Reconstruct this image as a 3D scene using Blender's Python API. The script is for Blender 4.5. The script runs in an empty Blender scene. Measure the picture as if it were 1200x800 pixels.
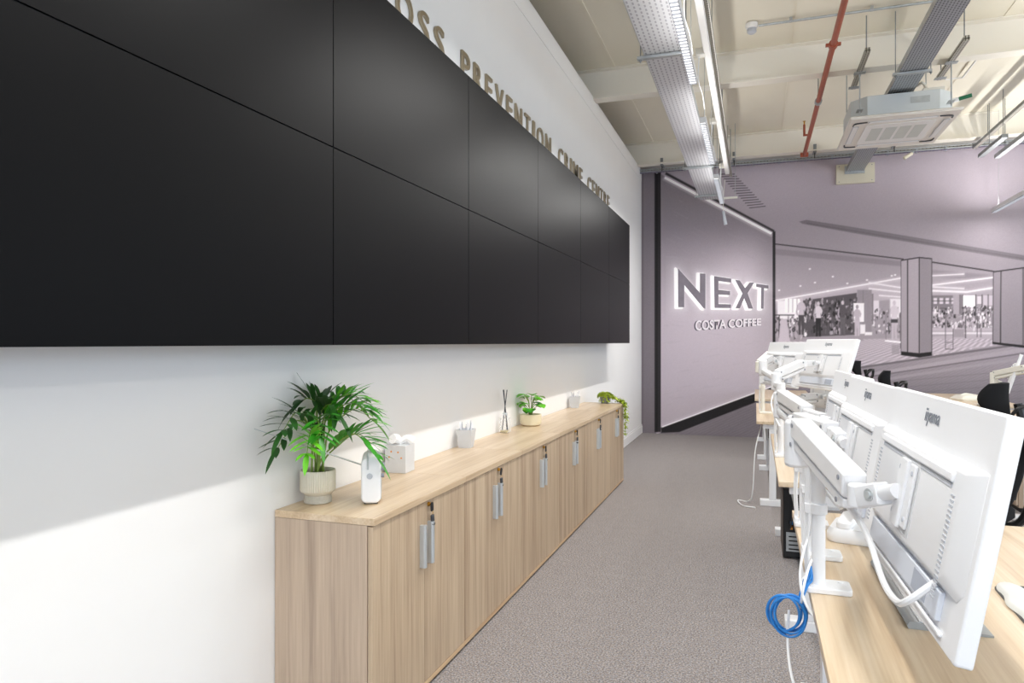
import bpy, bmesh, math, random
import numpy as np
from mathutils import Vector, Matrix, Euler
random.seed(7)
scene = bpy.context.scene
C = scene.collection
R = math.radians

# ---------------------------------------------------------------- camera, world, exposure
YAW = math.atan(285 / 825)
cam = bpy.data.cameras.new('camera')
cam.sensor_width = 36; cam.lens = 825 / 1200 * 36
cam.shift_y = 1 / 1200; cam.clip_start = 0.05
co = bpy.data.objects.new('camera', cam); C.objects.link(co)
co.location = (0, 0, 1.37); co.rotation_euler = (R(90), 0, YAW)
scene.camera = co
w = bpy.data.worlds.new('daylight'); scene.world = w; w.use_nodes = True
bg = w.node_tree.nodes['Background']
bg.inputs[0].default_value = (0.72, 0.85, 1.0, 1); bg.inputs[1].default_value = 4.4
vs = scene.view_settings
scene.display_settings.display_device = 'sRGB'
vs.view_transform = 'Standard'; vs.look = 'None'; vs.gamma = 1; vs.use_curve_mapping = False
vs.exposure = 0.0
scene.cycles.max_bounces = 10; scene.cycles.diffuse_bounces = 6
scene.cycles.sample_clamp_indirect = 6
scene.cycles.caustics_reflective = False; scene.cycles.caustics_refractive = False
DOWN_W, UP_W = 33.0, 4.0      # watts per 1.3 m of luminaire, down and up
LAMP_COL = (1.0, 0.985, 0.955)

# ---------------------------------------------------------------- materials
def srgb(c):
    if isinstance(c, str):
        c = c.lstrip('#'); c = [int(c[i:i+2], 16) for i in (0, 2, 4)]
    return tuple(((v/255)/12.92 if v/255 <= 0.04045 else ((v/255+0.055)/1.055)**2.4) for v in c) + (1,)

def mat(name, col, rough=0.5, metal=0.0, var=0.03, scale=6.0, bump=0.0, spec=0.5, **kw):
    m = bpy.data.materials.new(name); m.use_nodes = True
    nt = m.node_tree; b = nt.nodes['Principled BSDF']
    c = srgb(col) if not (isinstance(col, tuple) and len(col) == 4) else col
    b.inputs['Roughness'].default_value = rough; b.inputs['Metallic'].default_value = metal
    b.inputs['Specular IOR Level'].default_value = spec
    tc = nt.nodes.new('ShaderNodeTexCoord')
    n = nt.nodes.new('ShaderNodeTexNoise'); n.inputs['Scale'].default_value = scale; n.inputs['Detail'].default_value = 4
    nt.links.new(tc.outputs['Object'], n.inputs['Vector'])
    r = nt.nodes.new('ShaderNodeValToRGB')
    r.color_ramp.elements[0].position = 0.3; r.color_ramp.elements[1].position = 0.7
    r.color_ramp.elements[0].color = tuple(max(0, v*(1-var)) for v in c[:3]) + (1,)
    r.color_ramp.elements[1].color = tuple(min(1, v*(1+var)) for v in c[:3]) + (1,)
    nt.links.new(n.outputs['Fac'], r.inputs[0]); nt.links.new(r.outputs[0], b.inputs['Base Color'])
    if bump:
        bp = nt.nodes.new('ShaderNodeBump'); bp.inputs['Strength'].default_value = bump
        bp.inputs['Distance'].default_value = 0.002
        nt.links.new(n.outputs['Fac'], bp.inputs['Height']); nt.links.new(bp.outputs[0], b.inputs['Normal'])
    for k, v in kw.items():
        b.inputs[k].default_value = v
    return m

def wood(name, light, mid, dark, axis='Z', rough=0.45, seed=0.0, freq=1.0):
    m = bpy.data.materials.new(name); m.use_nodes = True
    nt = m.node_tree; b = nt.nodes['Principled BSDF']; b.inputs['Roughness'].default_value = rough
    tc = nt.nodes.new('ShaderNodeTexCoord'); oi = nt.nodes.new('ShaderNodeObjectInfo')
    mp = nt.nodes.new('ShaderNodeMapping')
    hi, lo = 30*freq, 0.9*freq
    mp.inputs['Scale'].default_value = {'Z': (hi, hi, lo), 'Y': (hi, lo, hi), 'X': (lo, hi, hi)}[axis]
    add = nt.nodes.new('ShaderNodeVectorMath'); add.operation = 'ADD'
    mul = nt.nodes.new('ShaderNodeMath'); mul.operation = 'MULTIPLY'; mul.inputs[1].default_value = 37.0
    nt.links.new(oi.outputs['Random'], mul.inputs[0])
    nt.links.new(tc.outputs['Object'], mp.inputs['Vector'])
    nt.links.new(mp.outputs[0], add.inputs[0]); nt.links.new(mul.outputs[0], add.inputs[1])
    n1 = nt.nodes.new('ShaderNodeTexNoise'); n1.inputs['Scale'].default_value = 0.55; n1.inputs['Detail'].default_value = 3
    n1.inputs['Distortion'].default_value = 0.6
    n2 = nt.nodes.new('ShaderNodeTexNoise'); n2.inputs['Scale'].default_value = 4.0; n2.inputs['Detail'].default_value = 5
    for n in (n1, n2): nt.links.new(add.outputs[0], n.inputs['Vector'])
    mx = nt.nodes.new('ShaderNodeMath'); mx.operation = 'MULTIPLY_ADD'; mx.inputs[1].default_value = 0.45
    nt.links.new(n2.outputs['Fac'], mx.inputs[0])
    sc = nt.nodes.new('ShaderNodeMath'); sc.operation = 'MULTIPLY'; sc.inputs[1].default_value = 0.62
    nt.links.new(n1.outputs['Fac'], sc.inputs[0]); nt.links.new(sc.outputs[0], mx.inputs[2])
    r = nt.nodes.new('ShaderNodeValToRGB'); e = r.color_ramp.elements
    e[0].position = 0.36; e[0].color = srgb(dark); e[1].position = 0.68; e[1].color = srgb(light)
    k = e.new(0.52); k.color = srgb(mid)
    nt.links.new(mx.outputs[0], r.inputs[0]); nt.links.new(r.outputs[0], b.inputs['Base Color'])
    bp = nt.nodes.new('ShaderNodeBump'); bp.inputs['Strength'].default_value = 0.12; bp.inputs['Distance'].default_value = 0.001
    nt.links.new(n2.outputs['Fac'], bp.inputs['Height']); nt.links.new(bp.outputs[0], b.inputs['Normal'])
    return m

def carpet_mat():
    m = bpy.data.materials.new('carpet'); m.use_nodes = True
    nt = m.node_tree; b = nt.nodes['Principled BSDF']; b.inputs['Roughness'].default_value = 1.0
    b.inputs['Specular IOR Level'].default_value = 0.1
    tc = nt.nodes.new('ShaderNodeTexCoord')
    n = nt.nodes.new('ShaderNodeTexNoise'); n.inputs['Scale'].default_value = 130; n.inputs['Detail'].default_value = 3; n.inputs['Roughness'].default_value = .75
    n2 = nt.nodes.new('ShaderNodeTexNoise'); n2.inputs['Scale'].default_value = 14; n2.inputs['Detail'].default_value = 5
    n3 = nt.nodes.new('ShaderNodeTexNoise'); n3.inputs['Scale'].default_value = 90; n3.inputs['Detail'].default_value = 1
    for q in (n, n2, n3): nt.links.new(tc.outputs['Object'], q.inputs['Vector'])
    r = nt.nodes.new('ShaderNodeValToRGB'); e = r.color_ramp.elements
    e[0].position = 0.34; e[0].color = srgb('#57555a'); e[1].position = 0.66; e[1].color = srgb('#bcb9ba')
    k = e.new(0.5); k.color = srgb('#928e8f')
    mx = nt.nodes.new('ShaderNodeMath'); mx.operation = 'MULTIPLY_ADD'; mx.inputs[1].default_value = 0.06
    nt.links.new(n2.outputs['Fac'], mx.inputs[0])
    s = nt.nodes.new('ShaderNodeMath'); s.operation = 'MULTIPLY_ADD'; s.inputs[1].default_value = 1.0; s.inputs[2].default_value = -0.03
    nt.links.new(n.outputs['Fac'], s.inputs[0]); nt.links.new(s.outputs[0], mx.inputs[2])
    nt.links.new(mx.outputs[0], r.inputs[0])
    r2 = nt.nodes.new('ShaderNodeValToRGB'); r2.color_ramp.elements[0].position = .45; r2.color_ramp.elements[1].position = .62
    r2.color_ramp.elements[0].color = (1, .93, .86, 1); r2.color_ramp.elements[1].color = (.93, .96, 1, 1)
    nt.links.new(n3.outputs['Fac'], r2.inputs[0])
    mm = nt.nodes.new('ShaderNodeMix'); mm.data_type = 'RGBA'; mm.blend_type = 'MULTIPLY'; mm.inputs['Factor'].default_value = 1
    nt.links.new(r.outputs[0], mm.inputs['A']); nt.links.new(r2.outputs[0], mm.inputs['B'])
    nt.links.new(mm.outputs['Result'], b.inputs['Base Color'])
    bp = nt.nodes.new('ShaderNodeBump'); bp.inputs['Strength'].default_value = 0.5; bp.inputs['Distance'].default_value = 0.002
    nt.links.new(n.outputs['Fac'], bp.inputs['Height']); nt.links.new(bp.outputs[0], b.inputs['Normal'])
    return m

def slotted(name, col, hole, sx=0.028, sy=0.010, mortar=0.008, rough=0.35, metal=0.8, swap=True):
    """galvanised sheet punched with staggered slots"""
    m = bpy.data.materials.new(name); m.use_nodes = True
    nt = m.node_tree; b = nt.nodes['Principled BSDF']
    b.inputs['Roughness'].default_value = rough
    tc = nt.nodes.new('ShaderNodeTexCoord'); mp = nt.nodes.new('ShaderNodeMapping')
    if swap: mp.inputs['Rotation'].default_value = (0, 0, R(90))
    br = nt.nodes.new('ShaderNodeTexBrick'); br.inputs['Scale'].default_value = 1.0
    br.inputs['Brick Width'].default_value = sx + mortar; br.inputs['Row Height'].default_value = sy + mortar
    br.inputs['Mortar Size'].default_value = mortar * 0.5; br.inputs['Mortar Smooth'].default_value = 0.1
    nt.links.new(tc.outputs['Object'], mp.inputs['Vector']); nt.links.new(mp.outputs[0], br.inputs['Vector'])
    mx = nt.nodes.new('ShaderNodeMix'); mx.data_type = 'RGBA'
    mx.inputs['A'].default_value = srgb(hole); mx.inputs['B'].default_value = srgb(col)
    nt.links.new(br.outputs['Fac'], mx.inputs['Factor'])
    nt.links.new(mx.outputs['Result'], b.inputs['Base Color'])
    ml = nt.nodes.new('ShaderNodeMath'); ml.operation = 'MULTIPLY'; ml.inputs[1].default_value = metal
    nt.links.new(br.outputs['Fac'], ml.inputs[0]); nt.links.new(ml.outputs[0], b.inputs['Metallic'])
    return m

def emis(name, col, strength):
    m = bpy.data.materials.new(name); m.use_nodes = True
    b = m.node_tree.nodes['Principled BSDF']
    b.inputs['Base Color'].default_value = (.9, .9, .9, 1)
    b.inputs['Emission Color'].default_value = col; b.inputs['Emission Strength'].default_value = strength
    return m

M = {}
M['wall'] = mat('white_wall_paint', '#ecebea', 0.75, var=.008, scale=3, spec=.3)
M['trim'] = mat('white_gloss_trim', '#f0efee', 0.4, var=.006)
M['ceil'] = mat('cream_ceiling_paint', '#ebe5d4', 0.8, var=.015, scale=1.5)
M['beam'] = mat('cream_beam_paint', '#efeadf', 0.7, var=.015, scale=2)
M['carpet'] = carpet_mat()
M['black'] = mat('satin_black_panel', (0.003, 0.003, 0.0036, 1), 0.42, var=.03, scale=2, spec=0.06)
M['blackframe'] = mat('black_steel', '#121214', 0.6)
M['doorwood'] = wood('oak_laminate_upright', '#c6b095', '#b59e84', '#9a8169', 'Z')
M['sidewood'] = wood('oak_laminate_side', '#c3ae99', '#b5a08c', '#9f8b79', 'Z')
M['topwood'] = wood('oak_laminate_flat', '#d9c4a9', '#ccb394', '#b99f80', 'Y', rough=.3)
M['deskwood'] = wood('pale_oak_desktop', '#dccab2', '#d1bc9f', '#bfa585', 'Y', rough=.3, freq=.8)
M['edgewood'] = wood('oak_edge_band', '#cdb08c', '#c4a582', '#b49370', 'Y')
M['alu'] = mat('brushed_aluminium', '#c6cbce', 0.35, 0.55, scale=30)
M['steel'] = mat('galvanised_steel', '#b4b8ba', 0.4, 0.6, var=.10, scale=25)
M['dsteel'] = mat('grey_zinc_strut', '#8c9092', 0.45, 0.5, var=.1, scale=25)
M['brass'] = mat('polished_bronze', '#a89c86', 0.3, 1.0, var=.05)
M['gold'] = mat('brass_lock', '#c9a04a', 0.3, 1.0)
M['darkplastic'] = mat('dark_grey_plastic', '#3b3d42', 0.45)
M['blackplastic'] = mat('black_plastic', '#151517', 0.45)
M['fabric'] = mat('black_mesh_fabric', '#18181a', 0.95, var=.25, scale=300, spec=.2)
M['white'] = mat('white_plastic', '#ecedf0', 0.38, var=.006)
M['white2'] = mat('white_powder_coat', '#e6e7ea', 0.32, var=.008)
M['warmwhite'] = mat('aged_white_plastic', '#e8e5db', 0.4, var=.02)
M['grey'] = mat('light_grey_plastic', '#b9bdc6', 0.4)
M['midgrey'] = mat('mid_grey_plastic', '#8b8f99', 0.4)
M['logo'] = mat('grey_logo_ink', '#7d828c', 0.5)
M['tray'] = slotted('perforated_cable_tray', '#d4d5d8', '#9b9ba2', sx=.030, sy=.010, mortar=.022, metal=.35)
M['tray2'] = slotted('perforated_grey_tray', '#a3a7ac', '#44474e', sx=.020, sy=.009, mortar=.014, metal=.5)
M['strut'] = slotted('slotted_strut_channel', '#b9b6ac', '#6a6459', sx=.022, sy=.010, mortar=.012, metal=.3)
M['louvre'] = emis('lit_louvre', (1, .98, .95, 1), 1.8)
M['red'] = mat('red_oxide_pipe', '#a5553b', 0.45, var=.06, scale=20)
M['blue'] = mat('blue_cable_sheath', '#2a80cc', 0.4, var=.03)
M['cable'] = mat('white_cable_sheath', '#e9eaec', 0.4, var=.01)
M['potfluted'] = mat('cream_ribbed_ceramic', '#d8d1c0', 0.6, var=.03)
M['potgrey'] = mat('speckled_stone_ceramic', '#b9b4a8', 0.8, var=.08, scale=90)
M['potcream'] = mat('cream_ceramic', '#ece0c2', 0.35, var=.01)
M['soil'] = mat('dark_soil', '#2c2218', 1.0, var=.4, scale=60)
M['leafdark'] = mat('deep_green_leaf', '#1d4f12', 0.45, var=.3, scale=14)
M['leafmid'] = mat('green_leaf', '#338a1e', 0.42, var=.3, scale=14)
M['leafbright'] = mat('bright_green_leaf', '#66bd26', 0.4, var=.25, scale=14)
M['leaflime'] = mat('lime_green_leaf', '#a3b52f', 0.5, var=.25, scale=40)
M['stem'] = mat('pale_green_stem', '#7f9a3f', 0.5, var=.15)
M['tissue'] = mat('soft_white_tissue', '#f4f3f2', 0.9)
M['cardgrey'] = mat('pale_grey_card', '#cfd0d2', 0.7, var=.03, scale=25)
M['orange'] = mat('orange_print', '#e09030', 0.6)
M['bucket'] = mat('pale_grey_enamel', '#c9ccd0', 0.35, var=.02)
M['reed'] = mat('charcoal_reed', '#3a3d47', 0.7)
M['stone'] = mat('grey_concrete_pot', '#7f847a', 0.8, var=.15, scale=40)
M['gel'] = mat('pale_grey_gel_pad', '#dcdedc', 0.45, var=.01)
M['cream'] = mat('cream_board', '#d9d2bf', 0.7, var=.02)
M['green'] = mat('green_cap', '#1f6e4c', 0.4)
M['screen'] = mat('dark_grey_screen', '#6d6a62', 0.3, var=.02)
M['keytray'] = mat('dull_aluminium', '#a4a8ab', .38, .5)
M['portgrey'] = mat('pale_blue_grey_plastic', '#d3d8e2', .45)
M['labelgrey'] = mat('label_grey', '#aab0bd', .5)
M['printgrey'] = mat('pale_grill_grey', '#aeb1b4', 0.5)
g = bpy.data.materials.new('clear_glass'); g.use_nodes = True
gb = g.node_tree.nodes['Principled BSDF']; gb.inputs['Roughness'].default_value = 0.05
gb.inputs['Base Color'].default_value = (.8, .83, .86, 1)
_tr = g.node_tree.nodes.new('ShaderNodeBsdfTransparent'); _mx = g.node_tree.nodes.new('ShaderNodeMixShader')
_lw = g.node_tree.nodes.new('ShaderNodeLayerWeight'); _lw.inputs[0].default_value = .25
_ma = g.node_tree.nodes.new('ShaderNodeMath'); _ma.operation = 'MULTIPLY_ADD'; _ma.inputs[1].default_value = .6; _ma.inputs[2].default_value = .12
g.node_tree.links.new(_lw.outputs['Facing'], _ma.inputs[0]); g.node_tree.links.new(_ma.outputs[0], _mx.inputs[0])
g.node_tree.links.new(_tr.outputs[0], _mx.inputs[1]); g.node_tree.links.new(gb.outputs[0], _mx.inputs[2])
g.node_tree.links.new(_mx.outputs[0], g.node_tree.nodes['Material Output'].inputs[0])
M['glass'] = g

# ---------------------------------------------------------------- mesh helpers
def NB(): return bmesh.new()
def box(bm, x0, x1, y0, y1, z0, z1, mtx=None):
    mtx = mtx or Matrix()
    p = [(x0,y0,z0),(x1,y0,z0),(x1,y1,z0),(x0,y1,z0),(x0,y0,z1),(x1,y0,z1),(x1,y1,z1),(x0,y1,z1)]
    v = [bm.verts.new(mtx @ Vector(q)) for q in p]
    for f in ((0,3,2,1),(4,5,6,7),(0,1,5,4),(1,2,6,5),(2,3,7,6),(3,0,4,7)):
        bm.faces.new([v[i] for i in f])
def cbox(bm, c, s, mtx=None):
    box(bm, c[0]-s[0]/2, c[0]+s[0]/2, c[1]-s[1]/2, c[1]+s[1]/2, c[2]-s[2]/2, c[2]+s[2]/2, mtx)
def frame_of(d):
    d = d.normalized(); a = Vector((0, 0, 1)) if abs(d.z) < .95 else Vector((1, 0, 0))
    u = d.cross(a).normalized(); return u, d.cross(u).normalized()
def rings(bm, rs, close=True, caps=True):
    L = [[bm.verts.new(p) for p in r] for r in rs]
    n = len(L[0])
    for a, b in zip(L[:-1], L[1:]):
        for i in range(n if close else n-1):
            j = (i+1) % n
            bm.faces.new((a[i], a[j], b[j], b[i]))
    if caps:
        bm.faces.new(list(reversed(L[0]))); bm.faces.new(L[-1])
def cyl(bm, p0, p1, r0, r1=None, seg=14, caps=True):
    p0, p1 = Vector(p0), Vector(p1); r1 = r0 if r1 is None else r1
    u, v = frame_of(p1-p0)
    rings(bm, [[p + (u*math.cos(t)+v*math.sin(t))*r for t in [2*math.pi*i/seg for i in range(seg)]] for p, r in ((p0, r0), (p1, r1))], caps=caps)
def smoothpath(pts, n=6):
    pts = [Vector(p) for p in pts]
    if len(pts) < 3: return pts
    out = []
    P = [pts[0]*2-pts[1]] + pts + [pts[-1]*2-pts[-2]]
    for i in range(1, len(P)-2):
        for k in range(n):
            t = k/n; a, b, c, d = P[i-1], P[i], P[i+1], P[i+2]
            out.append(0.5*((2*b)+(c-a)*t+(2*a-5*b+4*c-d)*t*t+(3*b-a-3*c+d)*t**3))
    out.append(pts[-1]); return out
def tube(bm, pts, r, seg=8, n=6, smooth=True, radii=None):
    P = smoothpath(pts, n) if smooth else [Vector(p) for p in pts]
    u, v = frame_of(P[1]-P[0]); rs = []
    for i, p in enumerate(P):
        d = (P[min(i+1, len(P)-1)]-P[max(i-1, 0)]).normalized()
        u = (u - d*u.dot(d)).normalized(); v = d.cross(u)
        rr = r if radii is None else radii[0]+(radii[1]-radii[0])*i/(len(P)-1)
        rs.append([p+(u*math.cos(t)+v*math.sin(t))*rr for t in [2*math.pi*k/seg for k in range(seg)]])
    rings(bm, rs)
def lathe(bm, prof, seg=32, c=(0, 0, 0), caps=True, flute=0, fluter=0):
    rs = []
    for r, z in prof:
        ring = []
        for i in range(seg):
            t = 2*math.pi*i/seg
            rr = r - (fluter if flute and i % 2 else 0)
            ring.append(Vector((c[0]+rr*math.cos(t), c[1]+rr*math.sin(t), c[2]+z)))
        rs.append(ring)
    rings(bm, rs, caps=caps)
def prism(bm, poly, mtx, depth):
    a = [bm.verts.new(mtx @ Vector((p[0], p[1], 0))) for p in poly]
    b = [bm.verts.new(mtx @ Vector((p[0], p[1], depth))) for p in poly]
    n = len(poly)
    bm.faces.new(list(reversed(a))); bm.faces.new(b)
    for i in range(n):
        j = (i+1) % n; bm.faces.new((a[i], a[j], b[j], b[i]))
def rrect(w, h, r, n=5):
    out = []
    for cx, cy, a0 in ((w/2-r, h/2-r, 0), (-w/2+r, h/2-r, 90), (-w/2+r, -h/2+r, 180), (w/2-r, -h/2+r, 270)):
        for k in range(n+1):
            t = R(a0+90*k/n); out.append((cx+r*math.cos(t), cy+r*math.sin(t)))
    return out
def obj(name, bm, m, parent=None, bevel=0.0, sharp=35, segs=2, mats=None):
    bmesh.ops.recalc_face_normals(bm, faces=bm.faces)
    me = bpy.data.meshes.new(name); bm.to_mesh(me); bm.free()
    me.materials.append(M[m] if isinstance(m, str) else m)
    me.shade_smooth()
    me.set_sharp_from_angle(angle=R(sharp))
    o = bpy.data.objects.new(name, me); C.objects.link(o)
    if parent: o.parent = parent
    if bevel:
        b = o.modifiers.new('bevel', 'BEVEL'); b.width = bevel; b.segments = segs; b.limit_method = 'ANGLE'; b.angle_limit = R(35)
        b.harden_normals = False
    return o
def tag(o, label, cat, group=None):
    o['label'] = label; o['category'] = cat
    if group: o['group'] = group
    return o
def thing(name, label, cat, loc=(0, 0, 0), rot=(0, 0, 0), group=None):
    o = bpy.data.objects.new(name, None); C.objects.link(o)
    o.empty_display_size = .1
    o.location = loc; o.rotation_euler = rot
    return tag(o, label, cat, group)
def struct(name, bm, m, label=None, **k):
    o = obj(name, bm, m, **k); o['kind'] = 'structure'
    if label: o['label'] = label
    return o
def dup(root, loc=None, rot=None, label=None):
    r = root.copy(); C.objects.link(r)
    if loc is not None: r.location = loc
    if rot is not None: r.rotation_euler = rot
    if label: r['label'] = label
    def kids(src, dst):
        for ch in list(src.children):
            c = ch.copy(); C.objects.link(c); c.parent = dst
            kids(ch, c)
    kids(root, r)
    return r
def text_mesh(body, size, depth=0.0, bold=0.0, center=False):
    cu = bpy.data.curves.new('lettering', 'FONT'); cu.body = body; cu.size = size
    cu.extrude = depth/2; cu.offset = bold; cu.resolution_u = 4
    if center: cu.align_x = 'CENTER'
    o = bpy.data.objects.new('lettering', cu); C.objects.link(o)
    dg = bpy.context.evaluated_depsgraph_get(); dg.update()
    me = bpy.data.meshes.new_from_object(o.evaluated_get(dg))
    bpy.data.objects.remove(o)
    return me
def text_obj(name, body, size, mtx, m, parent=None, depth=0.0, bold=0.0, center=True):
    me = text_mesh(body, size, depth, bold, center); me.name = name
    me.transform(mtx); me.materials.clear(); me.materials.append(M[m])
    o = bpy.data.objects.new(name, me); C.objects.link(o)
    if parent: o.parent = parent
    return o

# ---------------------------------------------------------------- the room
XL, YB, CEIL, WTOP = -1.63, 10.73, 4.27, 3.975
XR, YF = 8.0, -5.0
bm = NB(); box(bm, XL-3, XR+.2, YF-.2, YB+.2, -0.1, 0); struct('floor', bm, 'carpet', 'grey-brown speckled office carpet')
bm = NB(); box(bm, XL-3, XR+.2, YF-.2, YB+.2, CEIL, CEIL+.1); struct('ceiling', bm, 'ceil', 'cream painted exposed roof deck')
bm = NB(); box(bm, XL-.14, XL, YF, YB, 0, WTOP-.17)
struct('wall_left', bm, 'wall', 'white partition wall carrying the screens')
bm = NB(); box(bm, XL-.14, XL+.003, YF, YB, WTOP-.17, WTOP)
struct('trim_1', bm, 'wall', 'white capping board along the top of the left wall')
bm = NB(); box(bm, XL-3.1, XR+.2, YB, YB+.2, 0, CEIL); struct('wall_back', bm, 'wall')
bm = NB(); box(bm, XL-3.2, XL-3, YF, YB, 0, CEIL); struct('wall_far_left', bm, 'wall')
bm = NB()
box(bm, XL-3, XR+.2, YF-.2, YF, 0, .8); box(bm, XL-3, XR+.2, YF-.2, YF, 3.3, CEIL)
xs_ = [XL-3, XL+.6, 1.9, 2.3, 4.7, 5.1, 7.5, XR+.2]
for i in range(0, 8, 2): box(bm, xs_[i], xs_[i+1], YF-.2, YF, .8, 3.3)
struct('wall_front', bm, 'wall')
for i in range(3):
    x0, x1 = xs_[1+2*i], xs_[2+2*i]; bm = NB()
    for a, b, c, d in ((x0, x1, .8, .86), (x0, x1, 3.24, 3.3), (x0, x0+.06, .86, 3.24), (x1-.06, x1, .86, 3.24), ((x0+x1)/2-.03, (x0+x1)/2+.03, .86, 3.24)):
        box(bm, a, b, YF-.12, YF-.05, c, d)
    struct('window_%d' % (i+5), bm, 'trim')
bm = NB()
box(bm, XR, XR+.2, YF, YB, 0, .8); box(bm, XR, XR+.2, YF, YB, 3.3, CEIL)
ys = [YF, -3.6, -.6, .2, 3.2, 4.0, 7.0, 7.8, 10.2, YB]
for i in range(0, len(ys), 2): box(bm, XR, XR+.2, ys[i], ys[i+1] if i+1 < len(ys) else YB, .8, 3.3)
struct('wall_right', bm, 'wall')
for i in range(4):
    y0, y1 = ys[1+2*i], ys[2+2*i]
    bm = NB()
    for a, b, c, d in ((y0, y1, .8, .86), (y0, y1, 3.24, 3.3), (y0, y0+.06, .86, 3.24), (y1-.06, y1, .86, 3.24), ((y0+y1)/2-.03, (y0+y1)/2+.03, .86, 3.24)):
        box(bm, XR+.05, XR+.12, a, b, c, d)
    struct('window_%d' % (i+1), bm, 'trim')
bm = NB(); box(bm, XL, XL+.018, YF, YB-.004, 0, .11); box(bm, XL, XL+.011, YF, YB-.004, .11, .135)
struct('baseboard_left', bm, 'trim', 'white skirting board along the left wall', bevel=.003)
# roof beams running across the room
for i, y in enumerate((-1.4, 1.53, 4.47, 7.42, 10.36)):
    bm = NB()
    box(bm, XL-3, XR, y-.006, y+.006, 3.965, CEIL-.012)
    box(bm, XL-3, XR, y-.075, y+.075, 3.952, 3.965)
    box(bm, XL-3, XR, y-.075, y+.075, CEIL-.012, CEIL-.001)
    o = struct('trim_%d' % (i+2), bm, 'beam', 'cream painted steel roof beam')
bm = NB()
for x in (-1.4, .35, 2.1, 3.85, 5.6):
    box(bm, x-.012, x+.012, YF, YB, CEIL-.006, CEIL)
struct('trim_7', bm, 'ceil', 'thin joint strips of the roof deck')
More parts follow.
